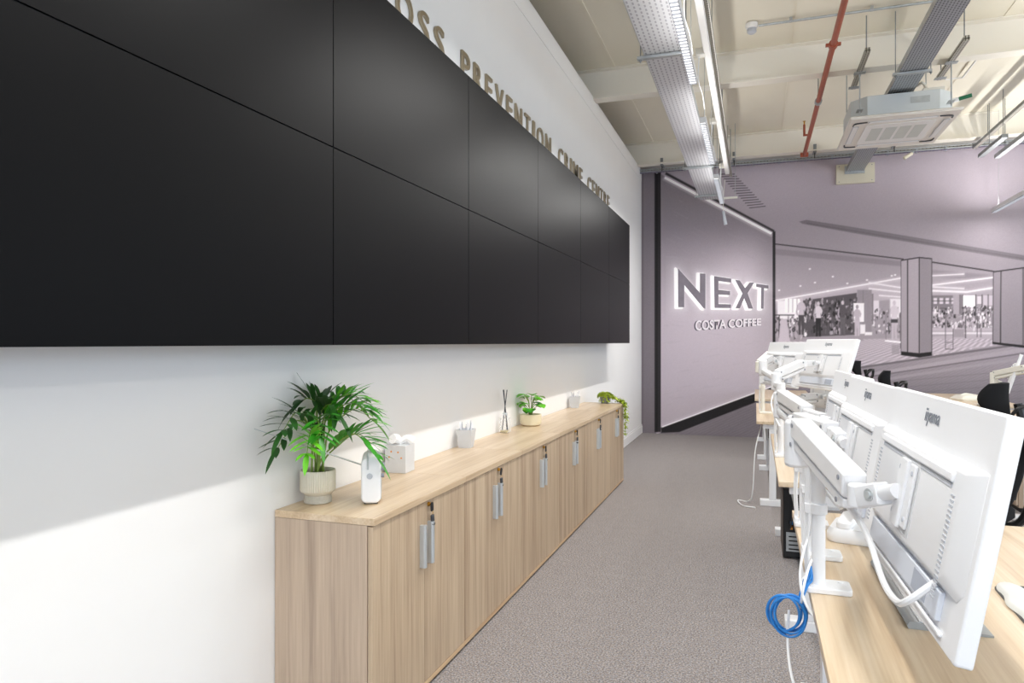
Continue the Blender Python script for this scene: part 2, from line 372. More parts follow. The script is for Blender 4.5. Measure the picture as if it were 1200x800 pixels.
# ---------------------------------------------------------------- the printed mural on the back wall
MGAIN = 1.32
FW = Vector((-math.sin(YAW), math.cos(YAW), 0)); RT = Vector((math.cos(YAW), math.sin(YAW), 0))
YM = YB - 0.004
def on_mural(px, py, off=0.0):
    """point of the print (measured on the photo) -> place on the wall plane"""
    d = FW*825 + RT*(px-600) + Vector((0, 0, 1))*(401-py)
    t = (YM-off)/d.y
    return Vector((d.x*t, YM-off, 1.37+d.z*t))
def build_mural():
    rng = np.random.default_rng(3)
    X0, X1, Z0, Z1 = XL+.001, 4.4, 0.0, 3.93
    nx, nz = 660, 430
    X, Z = np.meshgrid(np.linspace(X0, X1, nx), np.linspace(Z0, Z1, nz))
    zc = X*FW.x + YM*FW.y
    px = 600 + 825*(X*RT.x+YM*RT.y)/zc; py = 401 - 825*(Z-1.37)/zc
    img = np.zeros((nz, nx, 3))
    def T(v):   # duotone ink of the print: mauve-grey mid tones, white highlights
        v = np.asarray(v, float); k = np.clip((v-185)/60, 0, 1)
        return np.stack([v, v*(0.938+.055*k), v*(0.992+.008*k)], -1)
    def sd(poly, sel=None):
        P = np.array(poly, float); x = px if sel is None else px[sel]; y = py if sel is None else py[sel]
        d = np.full(x.shape, 1e9); ins = np.zeros(x.shape, bool)
        for i in range(len(P)):
            a, b = P[i], P[(i+1) % len(P)]; e = b-a; wx, wy = x-a[0], y-a[1]
            t = np.clip((wx*e[0]+wy*e[1])/max(e@e, 1e-9), 0, 1)
            d = np.minimum(d, (wx-e[0]*t)**2+(wy-e[1]*t)**2)
            c = ((a[1] > y) != (b[1] > y)) & (x < (b[0]-a[0])*(y-a[1])/((b[1]-a[1]) or 1e-9)+a[0])
            ins ^= c
        d = np.sqrt(d); return np.where(ins, -d, d)
    def fill(poly, col, soft=0.45, alpha=1.0):
        P = np.array(poly, float); m = soft*3+1
        sel = (px > P[:, 0].min()-m) & (px < P[:, 0].max()+m) & (py > P[:, 1].min()-m) & (py < P[:, 1].max()+m)
        if not sel.any(): return
        a = np.clip(0.5-sd(poly, sel)/(2*soft), 0, 1)[:, None]*alpha
        c = col(px[sel], py[sel]) if callable(col) else T(float(col))
        img[sel] = img[sel]*(1-a)+c*a
    def line(x0, y0, x1, y1, wd, col, soft=0.4, alpha=1.0):
        d = np.array([x1-x0, y1-y0], float); n = np.array([-d[1], d[0]])/np.hypot(*d)*wd/2
        fill([(x0+n[0], y0+n[1]), (x1+n[0], y1+n[1]), (x1-n[0], y1-n[1]), (x0-n[0], y0-n[1])], col, soft, alpha)
    def rect(x0, y0, x1, y1, col, soft=.45, alpha=1.0): fill([(x0, y0), (x1, y0), (x1, y1), (x0, y1)], col, soft, alpha)
    # the mall ceiling
    base = 168 - 20*np.clip((py-180)/130, 0, 1) + 10*np.exp(-((px-900)/60)**2-((py-215)/50)**2) - 10*np.clip((1010-px)/120, 0, 1)*np.clip((py-190)/100, 0, 1)
    img[:] = T(base)
    # ceiling inside the shop
    fill([(906, 286), (1060, 304), (1166, 318), (1300, 335), (1300, 400), (906, 400)], lambda x, y: T(146+16*np.clip((y-300)/45, 0, 1)+0*x))
    fill([(906, 291), (1056, 306), (1056, 312), (906, 298)], 132, 1.0)
    fill([(1092, 316), (1164, 322), (1164, 328), (1092, 325)], 138, 1.2)
    fill([(906, 354), (1058, 326), (1058, 350), (906, 362)], 172, .8)
    line(906, 353, 1058, 325.5, 4.5, 196, 2.0, .7); line(906, 352.5, 1058, 325.3, 1.6, 226, .6)
    for (a, b, c, d, e) in ((1018, 331, 1056, 337, 1.4), (1018, 338, 1056, 342, 1.4), (1030, 346, 1056, 348, 1.2), (1092, 323, 1130, 321, 1.2), (1092, 334, 1164, 325, 1.8), (1092, 340.5, 1133, 342, 2.2), (1133, 342, 1164, 337, 2.2), (1092, 336, 1130, 338, 1.2)):
        line(a, b, c, d, e, 226, .6)
        line(a, b, c, d, e+3, 205, 1.6, .35)
    for x, y in ((949, 315), (976, 324), (955, 331), (938, 335), (993, 332), (1016, 328), (1045, 323), (1049, 322), (913, 340), (970, 341)):
        fill([(x-1, y-.7), (x+1, y-.7), (x+1, y+.7), (x-1, y+.7)], 235, .7)
    # line of the shop front and the long slot vents
    line(906, 285.5, 1059, 303.5, 1.5, 70); line(1092, 307, 1165, 318, 1.6, 60); line(1200, 314, 1300, 306, 1.4, 70)
    fill([(936.5, 259.5), (945, 257.5), (1000, 266), (1200, 299), (1320, 318), (1320, 326), (1200, 305.5), (1000, 273), (940, 262)], 118, .5)
    line(945, 261.5, 1200, 303, 1.2, 95, .6, .6)
    fill([(843, 204), (861, 204), (897, 241.5), (878, 243.5)], 168, .5)
    for k in range(15):
        t = k/14; line(843+35*t, 204+39.5*t, 861+36*t, 204+37.5*t, 1.15, 92, .35)
    # shop floor and the mall floor
    fill([(906, 392), (1300, 385), (1300, 540), (752, 540), (752, 500), (906, 445)], 170)
    fill([(906, 440), (985, 428), (1060, 418), (1180, 403), (1300, 396), (1300, 540), (740, 540), (775, 505), (906, 456)],
         lambda x, y: T(150-32*np.clip((y-410)/60, 0, 1)-3*np.sin(x*.9+y*2.1)), .8)
    # chequered matting
    fl = (py > 397) & (py < 440) & (px > 906) & (sd([(906, 400), (1300, 390), (1300, 396), (1180, 402), (1000, 432), (985, 438), (906, 446)]) < 0)
    v = (py-360.0); cc = np.sin((px-1200)/v*38) * np.sin(900/v+ (px-1000)*.02)
    img[fl] = (T(168+np.sign(cc)*np.clip(np.abs(cc)*30, 0, 16) + 6*np.clip((px-906)/200, 0, 1)))[fl]
    for (a, b, c, d, wd, col) in ((906, 447, 1011, 430, 2.2, 98), (1011, 430, 1205, 402, 2.4, 100), (960, 449, 1210, 408, 5, 158), (990, 445.5, 1205, 413, 1.6, 104), (1000, 450, 1205, 419, 3, 150), (1300, 388, 1205, 402, 2.4, 100), (1205, 414, 1300, 400, 1.6, 104)):
        line(a, b, c, d, wd, col, .6, .9)
    for k in range(9):  # faint tile joints of the mall floor
        line(960+k*6, 455+k*6.5, 1260, 428+k*8.5, .8, 106, .6, .5)
    for k in range(8):
        line(770+20*k, 520, 850+22*k, 462+1*k, .8, 108, .6, .45)
    # far shop interior
    fill([(906, 364), (1058, 350), (1166, 345), (1300, 345), (1300, 388), (1166, 390), (1058, 396), (906, 400)], 150, .8)
    fill([(941, 352), (1004, 343), (1004, 392), (941, 395)], 84, .6)
    rect(911, 352, 940, 374, 222, 1); rect(920, 350, 938, 366, 236, .6)
    for x in (924, 929, 934): line(x, 350, x, 366, .8, 150)
    rect(1022, 352, 1030, 368, 205, .6); rect(1043, 350, 1056, 372, 214, .8)
    rect(1092, 346, 1117, 366, 118, .6)
    for x in (1094, 1101, 1108, 1115): rect(x, 349, x+4.2, 356, 196, .4)
    line(1092, 352.5, 1117, 352.5, .8, 70); line(1092, 361, 1164, 361, .8, 80)
    rect(1128, 346, 1143, 360, 232, .6); rect(1145, 347, 1150, 356, 205, .4); rect(1152, 346, 1164, 358, 190, .5)
    for x in (1128, 1143.5, 1151, 1158): line(x, 345, x, 375, .9, 66)
    # racks of clothes, built up from many small printed patches
    def patches(n, x0, x1, y0, y1, lo, hi, w0, w1, h0, h1):
        for _ in range(n):
            x = rng.uniform(x0, x1); y = rng.uniform(y0, y1); ww = rng.uniform(w0, w1); hh = rng.uniform(h0, h1)
            c = rng.choice([lo, hi, (lo+hi)/2])+rng.uniform(-18, 18)
            n6 = rng.uniform(.55, 1.1, 6); fill([(x+ww/2*n6[q]*math.cos(q*1.047), y+hh/2*n6[q]*math.sin(q*1.047)) for q in range(6)], c, .45)
    patches(230, 944, 1004, 350, 390, 56, 165, 1.2, 4, 2, 8)
    patches(110, 908, 944, 372, 396, 95, 205, 1.5, 5, 3, 9)
    patches(140, 1004, 1056, 362, 392, 80, 200, 1.2, 4, 2, 8)
    patches(150, 1094, 1120, 360, 384, 60, 200, 1.2, 3.5, 2, 7)
    patches(230, 1118, 1164, 360, 386, 78, 210, 1.2, 4, 2, 7)
    rect(1092, 384, 1164, 388, 176, .8); rect(1092, 389, 1164, 391.5, 214, 1.0)
    patches(16, 1118, 1150, 372, 386, 110, 205, 3, 6, 6, 12)
    rect(1117.5, 385.5, 1130, 395, 150, .5); line(1131.5, 370, 1131.5, 396, 1.0, 60)
    line(1108, 368, 1108, 409, .8, 85); line(1117, 385, 1117, 409, .8, 90); line(1108, 409, 1117, 409, .8, 90); line(1108, 401, 1117, 401, 1.6, 135)
    line(1145, 370, 1145, 395, .8, 85); line(1149.5, 385, 1149.5, 395, .8, 85)
    # round distant columns
    rect(1004.5, 339.5, 1021.5, 391, 138, .5); line(1011.5, 340, 1011.5, 390, .8, 118); rect(1021.5, 344, 1023.5, 380, 120, .6)
    rect(1117, 345, 1126, 368, 162, .6); rect(1124, 345, 1127, 368, 118, .5)
    # mannequins
    def figure(x, y0, y1, top, bottom, head=190):
        h = y1-y0; s = h/46
        fill([(x+1.9*s*math.cos(q*.785), y0+2.8*s+2.9*s*math.sin(q*.785)) for q in range(8)], head, .5)
        fill([(x-5*s, y0+9*s), (x-3.6*s, y0+9*s), (x-4.6*s, y0+17*s), (x-3.2*s, y0+22*s), (x-5.4*s, y0+21*s), (x-6.4*s, y0+17*s)], head*.9, .5)
        fill([(x-1*s, y0+5.4*s), (x+1*s, y0+5.4*s), (x+3.6*s, y0+7.4*s), (x+5.4*s, y0+12*s), (x+4.2*s, y0+17*s), (x+3.0*s, y0+15*s), (x+3.3*s, y0+22*s), (x-3.3*s, y0+22*s), (x-2.7*s, y0+15*s), (x-4.4*s, y0+16*s), (x-3.8*s, y0+7.6*s)], top, .5)
        fill([(x-3.4*s, y0+21*s), (x+3.4*s, y0+21*s), (x+3.2*s, y0+44*s), (x+.6*s, y0+44*s), (x, y0+28*s), (x-.6*s, y0+44*s), (x-3.2*s, y0+44*s)], bottom, .5)
    figure(939, 348, 394, 186, 74); figure(959, 353, 396, 200, 44); figure(987.5, 352, 395, 84, 96)
    rect(1000, 355, 1012.5, 377, 226, .5); figure(1004.5, 357, 398, 176, 182, 150)
    fill([(1000, 394), (1010, 393), (1012, 399), (998, 400)], 150, .6)
    figure(1048, 352, 400, 196, 178); rect(1044, 374, 1052, 378, 66, .6)
    rect(1008, 380, 1014, 391, 222, .6); rect(1014, 389, 1022, 392.5, 222, .6)
    line(1038, 366, 1038, 400, .8, 120); line(1055, 366, 1055, 408, .8, 120); fill([(1037, 398), (1056, 400), (1056, 402), (1037, 400)], 226, .6)
    rect(1045, 404, 1054, 415, 140, .6, .6)
    line(908, 369, 931, 369, 1.2, 60); line(913, 369, 913, 396, 1.2, 55); fill([(915, 374), (922, 374), (926, 400), (912, 402)], 186, .6)
    # big square columns
    for (l, m1, m2, r, yt, yp, yr, ybl, ybm, ybr) in ((1056, 1063.6, 1077.3, 1092, 305, 301.6, 303, 416, 418.8, 416.5),):
        fill([(l, yt), (m2, yp), (m2, ybm), (l, ybl)], lambda x, y: T(158-6*np.clip((y-320)/90, 0, 1)+0*x)); fill([(m2, yp), (r, yr), (r, ybr), (m2, ybm)], 134)
        fill([(l, ybl-4.5), (m2, ybm-5), (r, ybr-4.5), (r, ybr), (m2, ybm), (l, ybl)], 36, .5)
        line(m1, yt-.5, m1, ybm-6, 1.2, 52); line(m2, yp, m2, ybm-4, 1.3, 60); line(l, yt, m2, yp, 1.3, 48); line(m2, yp, r, yr, 1.3, 48)
        line(r, yr, r, ybr, 1.2, 80); line(l, yt, l, ybl, .8, 90)
    fill([(1164, 318.5), (1200, 313.5), (1320, 302), (1320, 398), (1200, 406.5), (1163, 402.5)], lambda x, y: T(146-8*np.clip((y-330)/70, 0, 1)+0*x))
    line(1173, 317, 1172.5, 402, 1.3, 56); line(1164, 318.5, 1200, 313.6, 1.5, 56); line(1200, 313.6, 1320, 300, 1.5, 56); line(1199, 314, 1199, 404, 1.2, 70); line(1164, 318, 1163.5, 402, .9, 70)
    fill([(1163, 400.5), (1200, 404.5), (1320, 396), (1320, 398.5), (1200, 407.5), (1163, 403)], 40, .5)
    # illuminated sign wall seen at a slant
    rect(740, 150, 769, 540, lambda x, y: T(118-8*np.clip((y-200)/300, 0, 1)+0*x)); rect(752, 196, 754, 540, 100, .8)
    rect(767, 150, 774.5, 506, 44, .5); rect(768, 150, 771, 506, 32, .6)
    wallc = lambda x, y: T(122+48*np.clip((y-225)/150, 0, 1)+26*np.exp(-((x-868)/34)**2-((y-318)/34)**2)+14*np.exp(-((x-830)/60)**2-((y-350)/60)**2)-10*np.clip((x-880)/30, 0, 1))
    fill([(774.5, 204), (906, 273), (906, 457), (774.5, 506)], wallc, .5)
    line(780, 203, 907, 271, 3.0, 56, .6)
    line(778, 208, 905, 274.5, 5, 205, 1.6, .7); line(779, 208, 904, 273.5, 2.4, 250, .6)
    fill([(774.5, 501), (905, 453), (906, 463), (796, 506), (775, 507)], 34, .5)
    line(776, 500, 904, 453, 1.5, 235, .5); line(776, 498.5, 904, 451.5, 2.5, 200, 1.4, .5)
    line(907, 271, 907, 456, 3.2, 40, .6)
    for k in range(170):   # weave of the cladding
        y = rng.uniform(215, 480); x = rng.uniform(776, 896); ln = rng.uniform(4, 16)
        line(x, y, x+ln, y+ln*(.5 if y < 300 else (.12 if y < 400 else -.2)), .8, 140 if rng.random() < .5 else 176, .8, .16)
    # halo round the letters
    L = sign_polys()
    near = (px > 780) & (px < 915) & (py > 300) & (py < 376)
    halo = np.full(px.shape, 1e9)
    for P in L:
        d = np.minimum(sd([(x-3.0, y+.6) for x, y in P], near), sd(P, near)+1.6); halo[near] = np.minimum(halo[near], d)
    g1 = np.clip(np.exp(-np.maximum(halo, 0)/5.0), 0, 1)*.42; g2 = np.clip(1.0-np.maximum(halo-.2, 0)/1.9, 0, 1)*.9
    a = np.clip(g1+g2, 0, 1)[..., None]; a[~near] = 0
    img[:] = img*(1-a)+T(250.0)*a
    img += rng.normal(0, 1.4, px.shape)[..., None]
    lin = np.clip(img/255, 0, 1); lin = np.where(lin <= .04045, lin/12.92, ((lin+.055)/1.055)**2.4)*MGAIN
    me = bpy.data.meshes.new('printed_panel')
    V = np.stack([X, np.full(X.shape, YM), Z], -1).reshape(-1, 3)
    idx = np.arange(nx*nz).reshape(nz, nx)
    F = np.stack([idx[:-1, :-1], idx[:-1, 1:], idx[1:, 1:], idx[1:, :-1]], -1).reshape(-1, 4)
    me.vertices.add(len(V)); me.vertices.foreach_set('co', V.ravel())
    me.loops.add(F.size); me.loops.foreach_set('vertex_index', F.ravel())
    me.polygons.add(len(F)); me.polygons.foreach_set('loop_start', np.arange(0, F.size, 4)); me.polygons.foreach_set('loop_total', np.full(len(F), 4))
    me.update(calc_edges=True)
    ca = me.color_attributes.new('print', 'FLOAT_COLOR', 'POINT')
    ca.data.foreach_set('color', np.concatenate([lin.reshape(-1, 3), np.ones((nx*nz, 1))], 1).ravel())
    m = bpy.data.materials.new('printed_wallpaper'); m.use_nodes = True
    nt = m.node_tree; b = nt.nodes['Principled BSDF']; b.inputs['Roughness'].default_value = .7; b.inputs['Specular IOR Level'].default_value = .2
    at = nt.nodes.new('ShaderNodeVertexColor'); at.layer_name = 'print'
    nt.links.new(at.outputs['Color'], b.inputs['Base Color'])
    me.materials.append(m)
    o = bpy.data.objects.new('printed_panel', me); C.objects.link(o); return o
def sign_polys():
    q = lambda P: [(770+u/7.273, 290+v/7.273) for u, v in P]
    return [q([(178, 176), (365, 385), (365, 220), (412, 222), (412, 522), (396, 516), (232, 318), (232, 508), (180, 508)]),
            q([(485, 243), (632, 265), (632, 298), (523, 284), (523, 360), (622, 371), (622, 405), (523, 399), (523, 481), (630, 484), (630, 515), (490, 514)]),
            q([(665, 275), (705, 280), (750, 345), (790, 297), (826, 299), (772, 388), (818, 520), (778, 520), (743, 430), (706, 517), (668, 517), (728, 392)]),
            q([(845, 308), (950, 322), (950, 350), (912, 345), (908, 520), (885, 520), (888, 342), (845, 334)])]
mural = thing('wall_mural', 'purple-grey printed photo mural of a shop front covering the back wall', 'mural', (0, YM, 0))
def keep_world(o, par):
    o.parent = par; o.matrix_parent_inverse = Matrix.Translation(par.location).inverted()
keep_world(build_mural(), mural)
def flat_poly(bm, poly, off):
    bm.faces.new([bm.verts.new(on_mural(x, y, off)) for x, y in poly])
for nm, P in zip('NEXT', sign_polys()):
    bm = NB(); flat_poly(bm, P, .0012)
    # mottled grey print tone on the letter faces
    o = obj('printed_letter', bm, mat('letter_print_grey', '#857d88', .6, var=.10, scale=9))
    keep_world(o, mural); o['label'] = 'dark grey printed letter ' + nm
def mural_word(body, quad, m, off, name, label):
    me = text_mesh(body, 1.0, bold=.022)
    co_ = [v.co.copy() for v in me.vertices]
    x0, x1 = min(c.x for c in co_), max(c.x for c in co_); y0, y1 = 0.0, max(c.y for c in co_)
    (ax, ay), (bx, by), (cx, cy), (dx, dy) = quad   # TL TR BR BL
    for v in me.vertices:
        u, t = (v.co.x-x0)/(x1-x0), (v.co.y-y0)/(y1-y0)
        x = (ax*(1-u)+bx*u)*t+(dx*(1-u)+cx*u)*(1-t); y = (ay*(1-u)+by*u)*t+(dy*(1-u)+cy*u)*(1-t)
        v.co = on_mural(x, y, off)
    me.materials.clear(); me.materials.append(M[m]); me.name = name
    o = bpy.data.objects.new(name, me); C.objects.link(o); keep_world(o, mural); o['label'] = label
M['wordshadow'] = mat('printed_shadow_grey', '#554e5b', .7); M['wordlight'] = mat('printed_light_grey', '#f4edf3', .7)
mural_word('COSTA COFFEE', ((813.3, 375.6), (890.2, 373), (890.2, 381.2), (813.3, 387.4)), 'wordshadow', .0012, 'printed_word_shadow', 'dark shadow of the small printed words')
mural_word('COSTA COFFEE', ((815.0, 375.3), (892.0, 372.7), (892.0, 380.9), (815.0, 387.0)), 'wordlight', .0020, 'printed_word', 'pale printed words in capitals')
# ---------------------------------------------------------------- video wall
PW, PH = 1.2085, 0.68
XS = -1.373
bm = NB(); box(bm, XL, XS-.101, -1.40+.10, 8.14-.05, 1.40, 2.68)
vf = tag(obj('wall_mounting_frame', bm, 'blackframe'), 'black mounting frame on the left wall behind the dark screens', 'mounting frame')
ORD = ['farthest', 'second farthest', 'third farthest', 'fourth farthest', 'fifth farthest', 'sixth farthest', 'seventh farthest', 'eighth farthest']
for k in range(8):
    for r in range(2):
        y1 = 8.14 - k*(PW+.0015); y0 = y1-PW
        z0 = 1.3605 + r*(PH+.0015); z1 = z0+PH
        t = thing('display_panel', 'black matte screen panel of the video wall, %s in the %s row' % (ORD[k], 'upper' if r else 'lower'), 'screen', (XS-.05, (y0+y1)/2, z0), group='black video wall panels')
        h, w2 = PH, PW/2
        bm = NB(); box(bm, -.049, .044, -w2, w2, 0, h); obj('casing', bm, 'blackframe', t)
        bm = NB(); box(bm, .044, .05, -w2+.0012, w2-.0012, .0012, h-.0012); obj('screen', bm, 'black', t, bevel=.001)

# metal lettering above the screens
sign = thing('wall_sign', 'polished bronze capital letters along the left wall above the screens', 'sign', (XL, 0, 2.88))
LH = .165
def fit_letters():
    word = 'LOSS PREVENTION CRIME CENTRE'
    Wd = {'I': .045, 'M': .155, 'O': .15, 'C': .13, 'N': .135, 'V': .135, 'E': .10, 'S': .105, 'P': .11, 'R': .115, 'T': .115, 'L': .095}
    gap, sp = .062, .16
    pos = []; y = 0
    for ch in word:
        if ch == ' ': y += sp-gap*.0; continue
        pos.append((ch, y, Wd[ch])); y += Wd[ch]+gap
    # P of the second word starts at 3.79, last letter ends at 8.20
    a, b = pos[4][1], pos[-1][1]+pos[-1][2]
    s = (8.20-3.79)/(b-a)
    return [(ch, 3.79+(y-a)*s, wd*s) for ch, y, wd in pos]
for ch, y, wd in fit_letters():
    me = text_mesh(ch, 1.0, 0, bold=.004)
    xs = [v.co.x for v in me.vertices]; ysx = [v.co.y for v in me.vertices]
    x0, x1, y0, y1 = min(xs), max(xs), min(ysx), max(ysx)
    bm = NB(); bm.from_mesh(me)
    for v in bm.verts:
        v.co = Vector((0, (v.co.x-x0)/(x1-x0)*wd, (v.co.y-y0)/(y1-y0)*LH))
    geo = bmesh.ops.extrude_face_region(bm, geom=bm.faces[:])
    for v in [e for e in geo['geom'] if isinstance(e, bmesh.types.BMVert)]: v.co.x += .014
    for v in bm.verts: v.co += Vector((.001, y, .035))
    o = obj('letter', bm, 'brass', sign, sharp=25); o['label'] = 'bronze letter ' + ch

# ---------------------------------------------------------------- cupboards
CW, CD0, CD1, CH = .805, XL+.003, -1.227, .77
def cupboard(idx, y0, label):
    t = thing('storage_cupboard', label, 'cupboard', ((CD0+CD1)/2, y0+CW/2, 0), group='low oak cupboards along the left wall')
    d = (CD1-CD0)/2; w2 = CW/2
    bm = NB()
    box(bm, -d, d-.024, -w2+.0015, -w2+.0195, .03, CH-.026); box(bm, -d, d-.024, w2-.0195, w2-.0015, .03, CH-.026)
    box(bm, -d, -d+.008, -w2+.0195, w2-.0195, .03, CH-.026); box(bm, -d+.008, d-.03, -w2+.0195, w2-.0195, .36, .378)
    box(bm, -d+.008, d-.024, -w2+.0195, w2-.0195, CH-.044, CH-.026)
    obj('carcass', bm, 'sidewood', t)
    bm = NB(); box(bm, -d+.001, d-.002, -w2+.001, w2-.001, .012, .030); obj('base_panel', bm, 'edgewood', t, bevel=.001)
    bm = NB(); box(bm, -d+.02, d-.012, -w2+.01, w2-.01, 0, .012); obj('plinth', bm, 'blackframe', t)
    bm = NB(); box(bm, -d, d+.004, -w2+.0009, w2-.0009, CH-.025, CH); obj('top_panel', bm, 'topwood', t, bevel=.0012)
    for s in (-1, 1):
        bm = NB()
        a, b = (-w2+.002, -.0013) if s < 0 else (.0013, w2-.002)
        box(bm, d-.021, d-.003, a, b, .032, CH-.029)
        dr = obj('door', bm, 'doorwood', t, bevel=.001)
        bm = NB(); yc = s*.034
        prism(bm, [(d-.003, yc-.010), (d+.014, yc-.010), (d+.021, yc-.006), (d+.021, yc+.006), (d+.014, yc+.010), (d+.011, yc+.006), (d-.003, yc+.004)], Matrix.Translation((0, 0, .495)), .165)
        obj('handle', bm, 'alu', dr, sharp=20)
        if s > 0:
            bm = NB(); cyl(bm, (d-.004, .03, .7275), (d+.004, .03, .7275), .009); cyl(bm, (d+.004, .03, .7275), (d+.0055, .03, .7275), .006)
            obj('lock', bm, 'gold', dr)
    rn = random.Random(idx)
    k = thing('cupboard_key', 'black key with hanging fob in the lock of the ' + label.split(',')[0], 'key', (CD1, y0+CW/2+.03, .7275), group='keys in the cupboard locks')
    bm = NB(); box(bm, .004, .012, -.0018, .0018, -.004, .004); obj('blade', bm, 'gold', k)
    tilt = rn.uniform(-.5, .2)
    bm = NB(); prism(bm, rrect(.022, .036, .008), Matrix.Translation((.012, 0, -.010)) @ Matrix.Rotation(tilt, 4, 'X') @ Matrix.Rotation(R(90), 4, 'Y') @ Matrix.Rotation(R(90), 4, 'Z'), .004)
    obj('key_bow', bm, 'blackplastic', k)
    bm = NB(); tube(bm, [(.014, 0, -.024), (.017, .003, -.032), (.015, .004, -.042)], .0012, 6); obj('key_ring', bm, 'gold', k)
    bm = NB()
    m4 = Matrix.Translation((.014, .005, -.058)) @ Matrix.Rotation(rn.uniform(-.25, .25), 4, 'X')
    cbox(bm, (0, 0, 0), (.011, .020, .034), m4); cbox(bm, (0, 0, -.022), (.014, .024, .014), m4)
    obj('fob', bm, 'darkplastic', k, bevel=.004)
    return t
cl = ['nearest oak cupboard, under the palm and radio', 'second oak cupboard from the front, under the near pen pot', 'third oak cupboard, under the reed diffuser', 'fourth oak cupboard, beside the small potted plant', 'fifth oak cupboard, under the far pen pot', 'farthest oak cupboard, under the trailing plant']
for i in range(6): cupboard(i, 2.106+i*CW, cl[i])

# ---------------------------------------------------------------- things on the cupboards
TZ = CH
def leaf(bm, p, d, up, L, W, bend=.3, n=5, fold=.15):
    """blade-shaped leaflet along d, bending down"""
    d = d.normalized(); s = d.cross(up)
    if s.length < 1e-4: s = d.cross(Vector((1, 0, 0)))
    s = s.normalized(); nrm = s.cross(d)
    prev = None
    for i in range(n+1):
        t = i/n
        wv = W*math.sin(math.pi*min(1, (t*.86+.10)))**.8*.5 if t < 1 else 0.0004
        c = p + d*(L*t) - Vector((0, 0, 1))*(bend*L*t*t) 
        cur = [bm.verts.new(c - s*wv + nrm*wv*fold), bm.verts.new(c), bm.verts.new(c + s*wv + nrm*wv*fold)]
        if prev:
            bm.faces.new((prev[0], prev[1], cur[1], cur[0])); bm.faces.new((prev[1], prev[2], cur[2], cur[1]))
        prev = cur
palm = thing('potted_palm', 'bushy green palm in a ribbed cream pot at the near end of the cupboards', 'potted plant', (-1.555, 2.265, TZ))
bm = NB(); lathe(bm, [(.046, 0), (.050, .002), (.049, .022), (.047, .030), (.064, .044), (.0655, .050), (.0655, .118), (.0640, .122), (.058, .122), (.057, .095), (.0, .095)][:10], 96, flute=1, fluter=.0022, caps=True)
obj('ribbed_pot', bm, 'potfluted', palm, sharp=50)
bm = NB(); lathe(bm, [(.047, .0005), (.0512, .002), (.0505, .020), (.0490, .029)], 40, caps=False); obj('pot_foot', bm, 'potgrey', palm)
bm = NB(); lathe(bm, [(.0568, .100), (.04, .109), (.015, .112)], 24); obj('soil', bm, 'soil', palm)
rp = random.Random(11)
def frond(az, lean, H, L, shade, nl=9, ll=.13, base=(0, 0), droop=.6, lw=.020):
    """az: compass direction; the stalk rises to H then arches outwards over length L"""
    a = Vector((math.cos(az), math.sin(az), 0))
    p0 = Vector((base[0], base[1], .105)); p1 = p0 + Vector((0, 0, H*.55)) + a*lean*.3
    p2 = p0 + Vector((0, 0, H)) + a*lean
    p3 = p2 + a*L*.55 + Vector((0, 0, L*(.42-droop*.25))); p4 = p2 + a*L + Vector((0, 0, L*(.30-droop)))
    P = smoothpath([p0, p1, p2, p3, p4], 8)
    bm = NB(); tube(bm, P, .003, 6, smooth=False, radii=(.0042, .0012)); st = obj('stalk', bm, 'stem', palm)
    bm = NB(); n0 = int(len(P)*.46)
    for i in range(nl):
        q = n0 + (len(P)-1-n0)*i/(nl-1); k = min(int(q), len(P)-2); c = P[k].lerp(P[k+1], q-k)
        d = (P[k+1]-P[k]).normalized(); side = d.cross(Vector((0, 0, 1))).normalized()
        f = math.sin(math.pi*(.22+.70*i/(nl-1)))
        for s in (-1, 1):
            dd = d*.80 + side*s*(.75-.35*i/nl) + Vector((0, 0, .42+rp.uniform(-.1, .2)))
            Lf = ll*(.55+.5*f)*rp.uniform(.85, 1.12)
            e = c + palm.location + dd.normalized()*Lf
            if e.x < XL+.02:
                dd.x += (XL+.02-e.x)/Lf*1.4
            leaf(bm, c, dd, Vector((0, 0, 1)), Lf, lw*rp.uniform(.85, 1.15), bend=rp.uniform(.12, .38))
    leaf(bm, P[-1], P[-1]-P[-2], Vector((0, 0, 1)), ll*.8, lw, bend=.3)
    for v in bm.verts:
        if v.co.x < XL+.012-palm.location.x: v.co.x = XL+.012-palm.location.x+rp.uniform(0, .006)
    obj('frond', bm, shade, palm, sharp=60)
D = math.degrees
specs = [  # azimuth in degrees: 0 towards the room, 90 along the wall away, -90 towards the camera
    (-80, .03, .15, .21, 'leafdark', 9, .13), (-62, .05, .10, .17, 'leafbright', 9, .10), (-96, .02, .14, .19, 'leafdark', 8, .11),
    (25, .03, .20, .13, 'leafmid', 10, .14), (62, .03, .16, .17, 'leafbright', 10, .12), (5, .05, .10, .15, 'leafmid', 10, .13),
    (80, .02, .21, .15, 'leafmid', 9, .12), (-20, .02, .22, .09, 'leafdark', 9, .15), (105, .01, .24, .05, 'leafdark', 7, .15),
    (-110, .01, .25, .06, 'leafdark', 6, .15), (40, .05, .09, .12, 'leafmid', 9, .12), (-45, .03, .17, .12, 'leafmid', 9, .12), (50, .03, .23, .13, 'leafbright', 8, .12)]
for i, (az, lean, H, L, sh, nl, ll) in enumerate(specs):
    frond(R(az), lean*1.2, H*1.04, L*1.12, sh, nl, ll*.93, base=(rp.uniform(-.02, .02), rp.uniform(-.025, .025)), droop=.12+.25*(i % 3)/2)

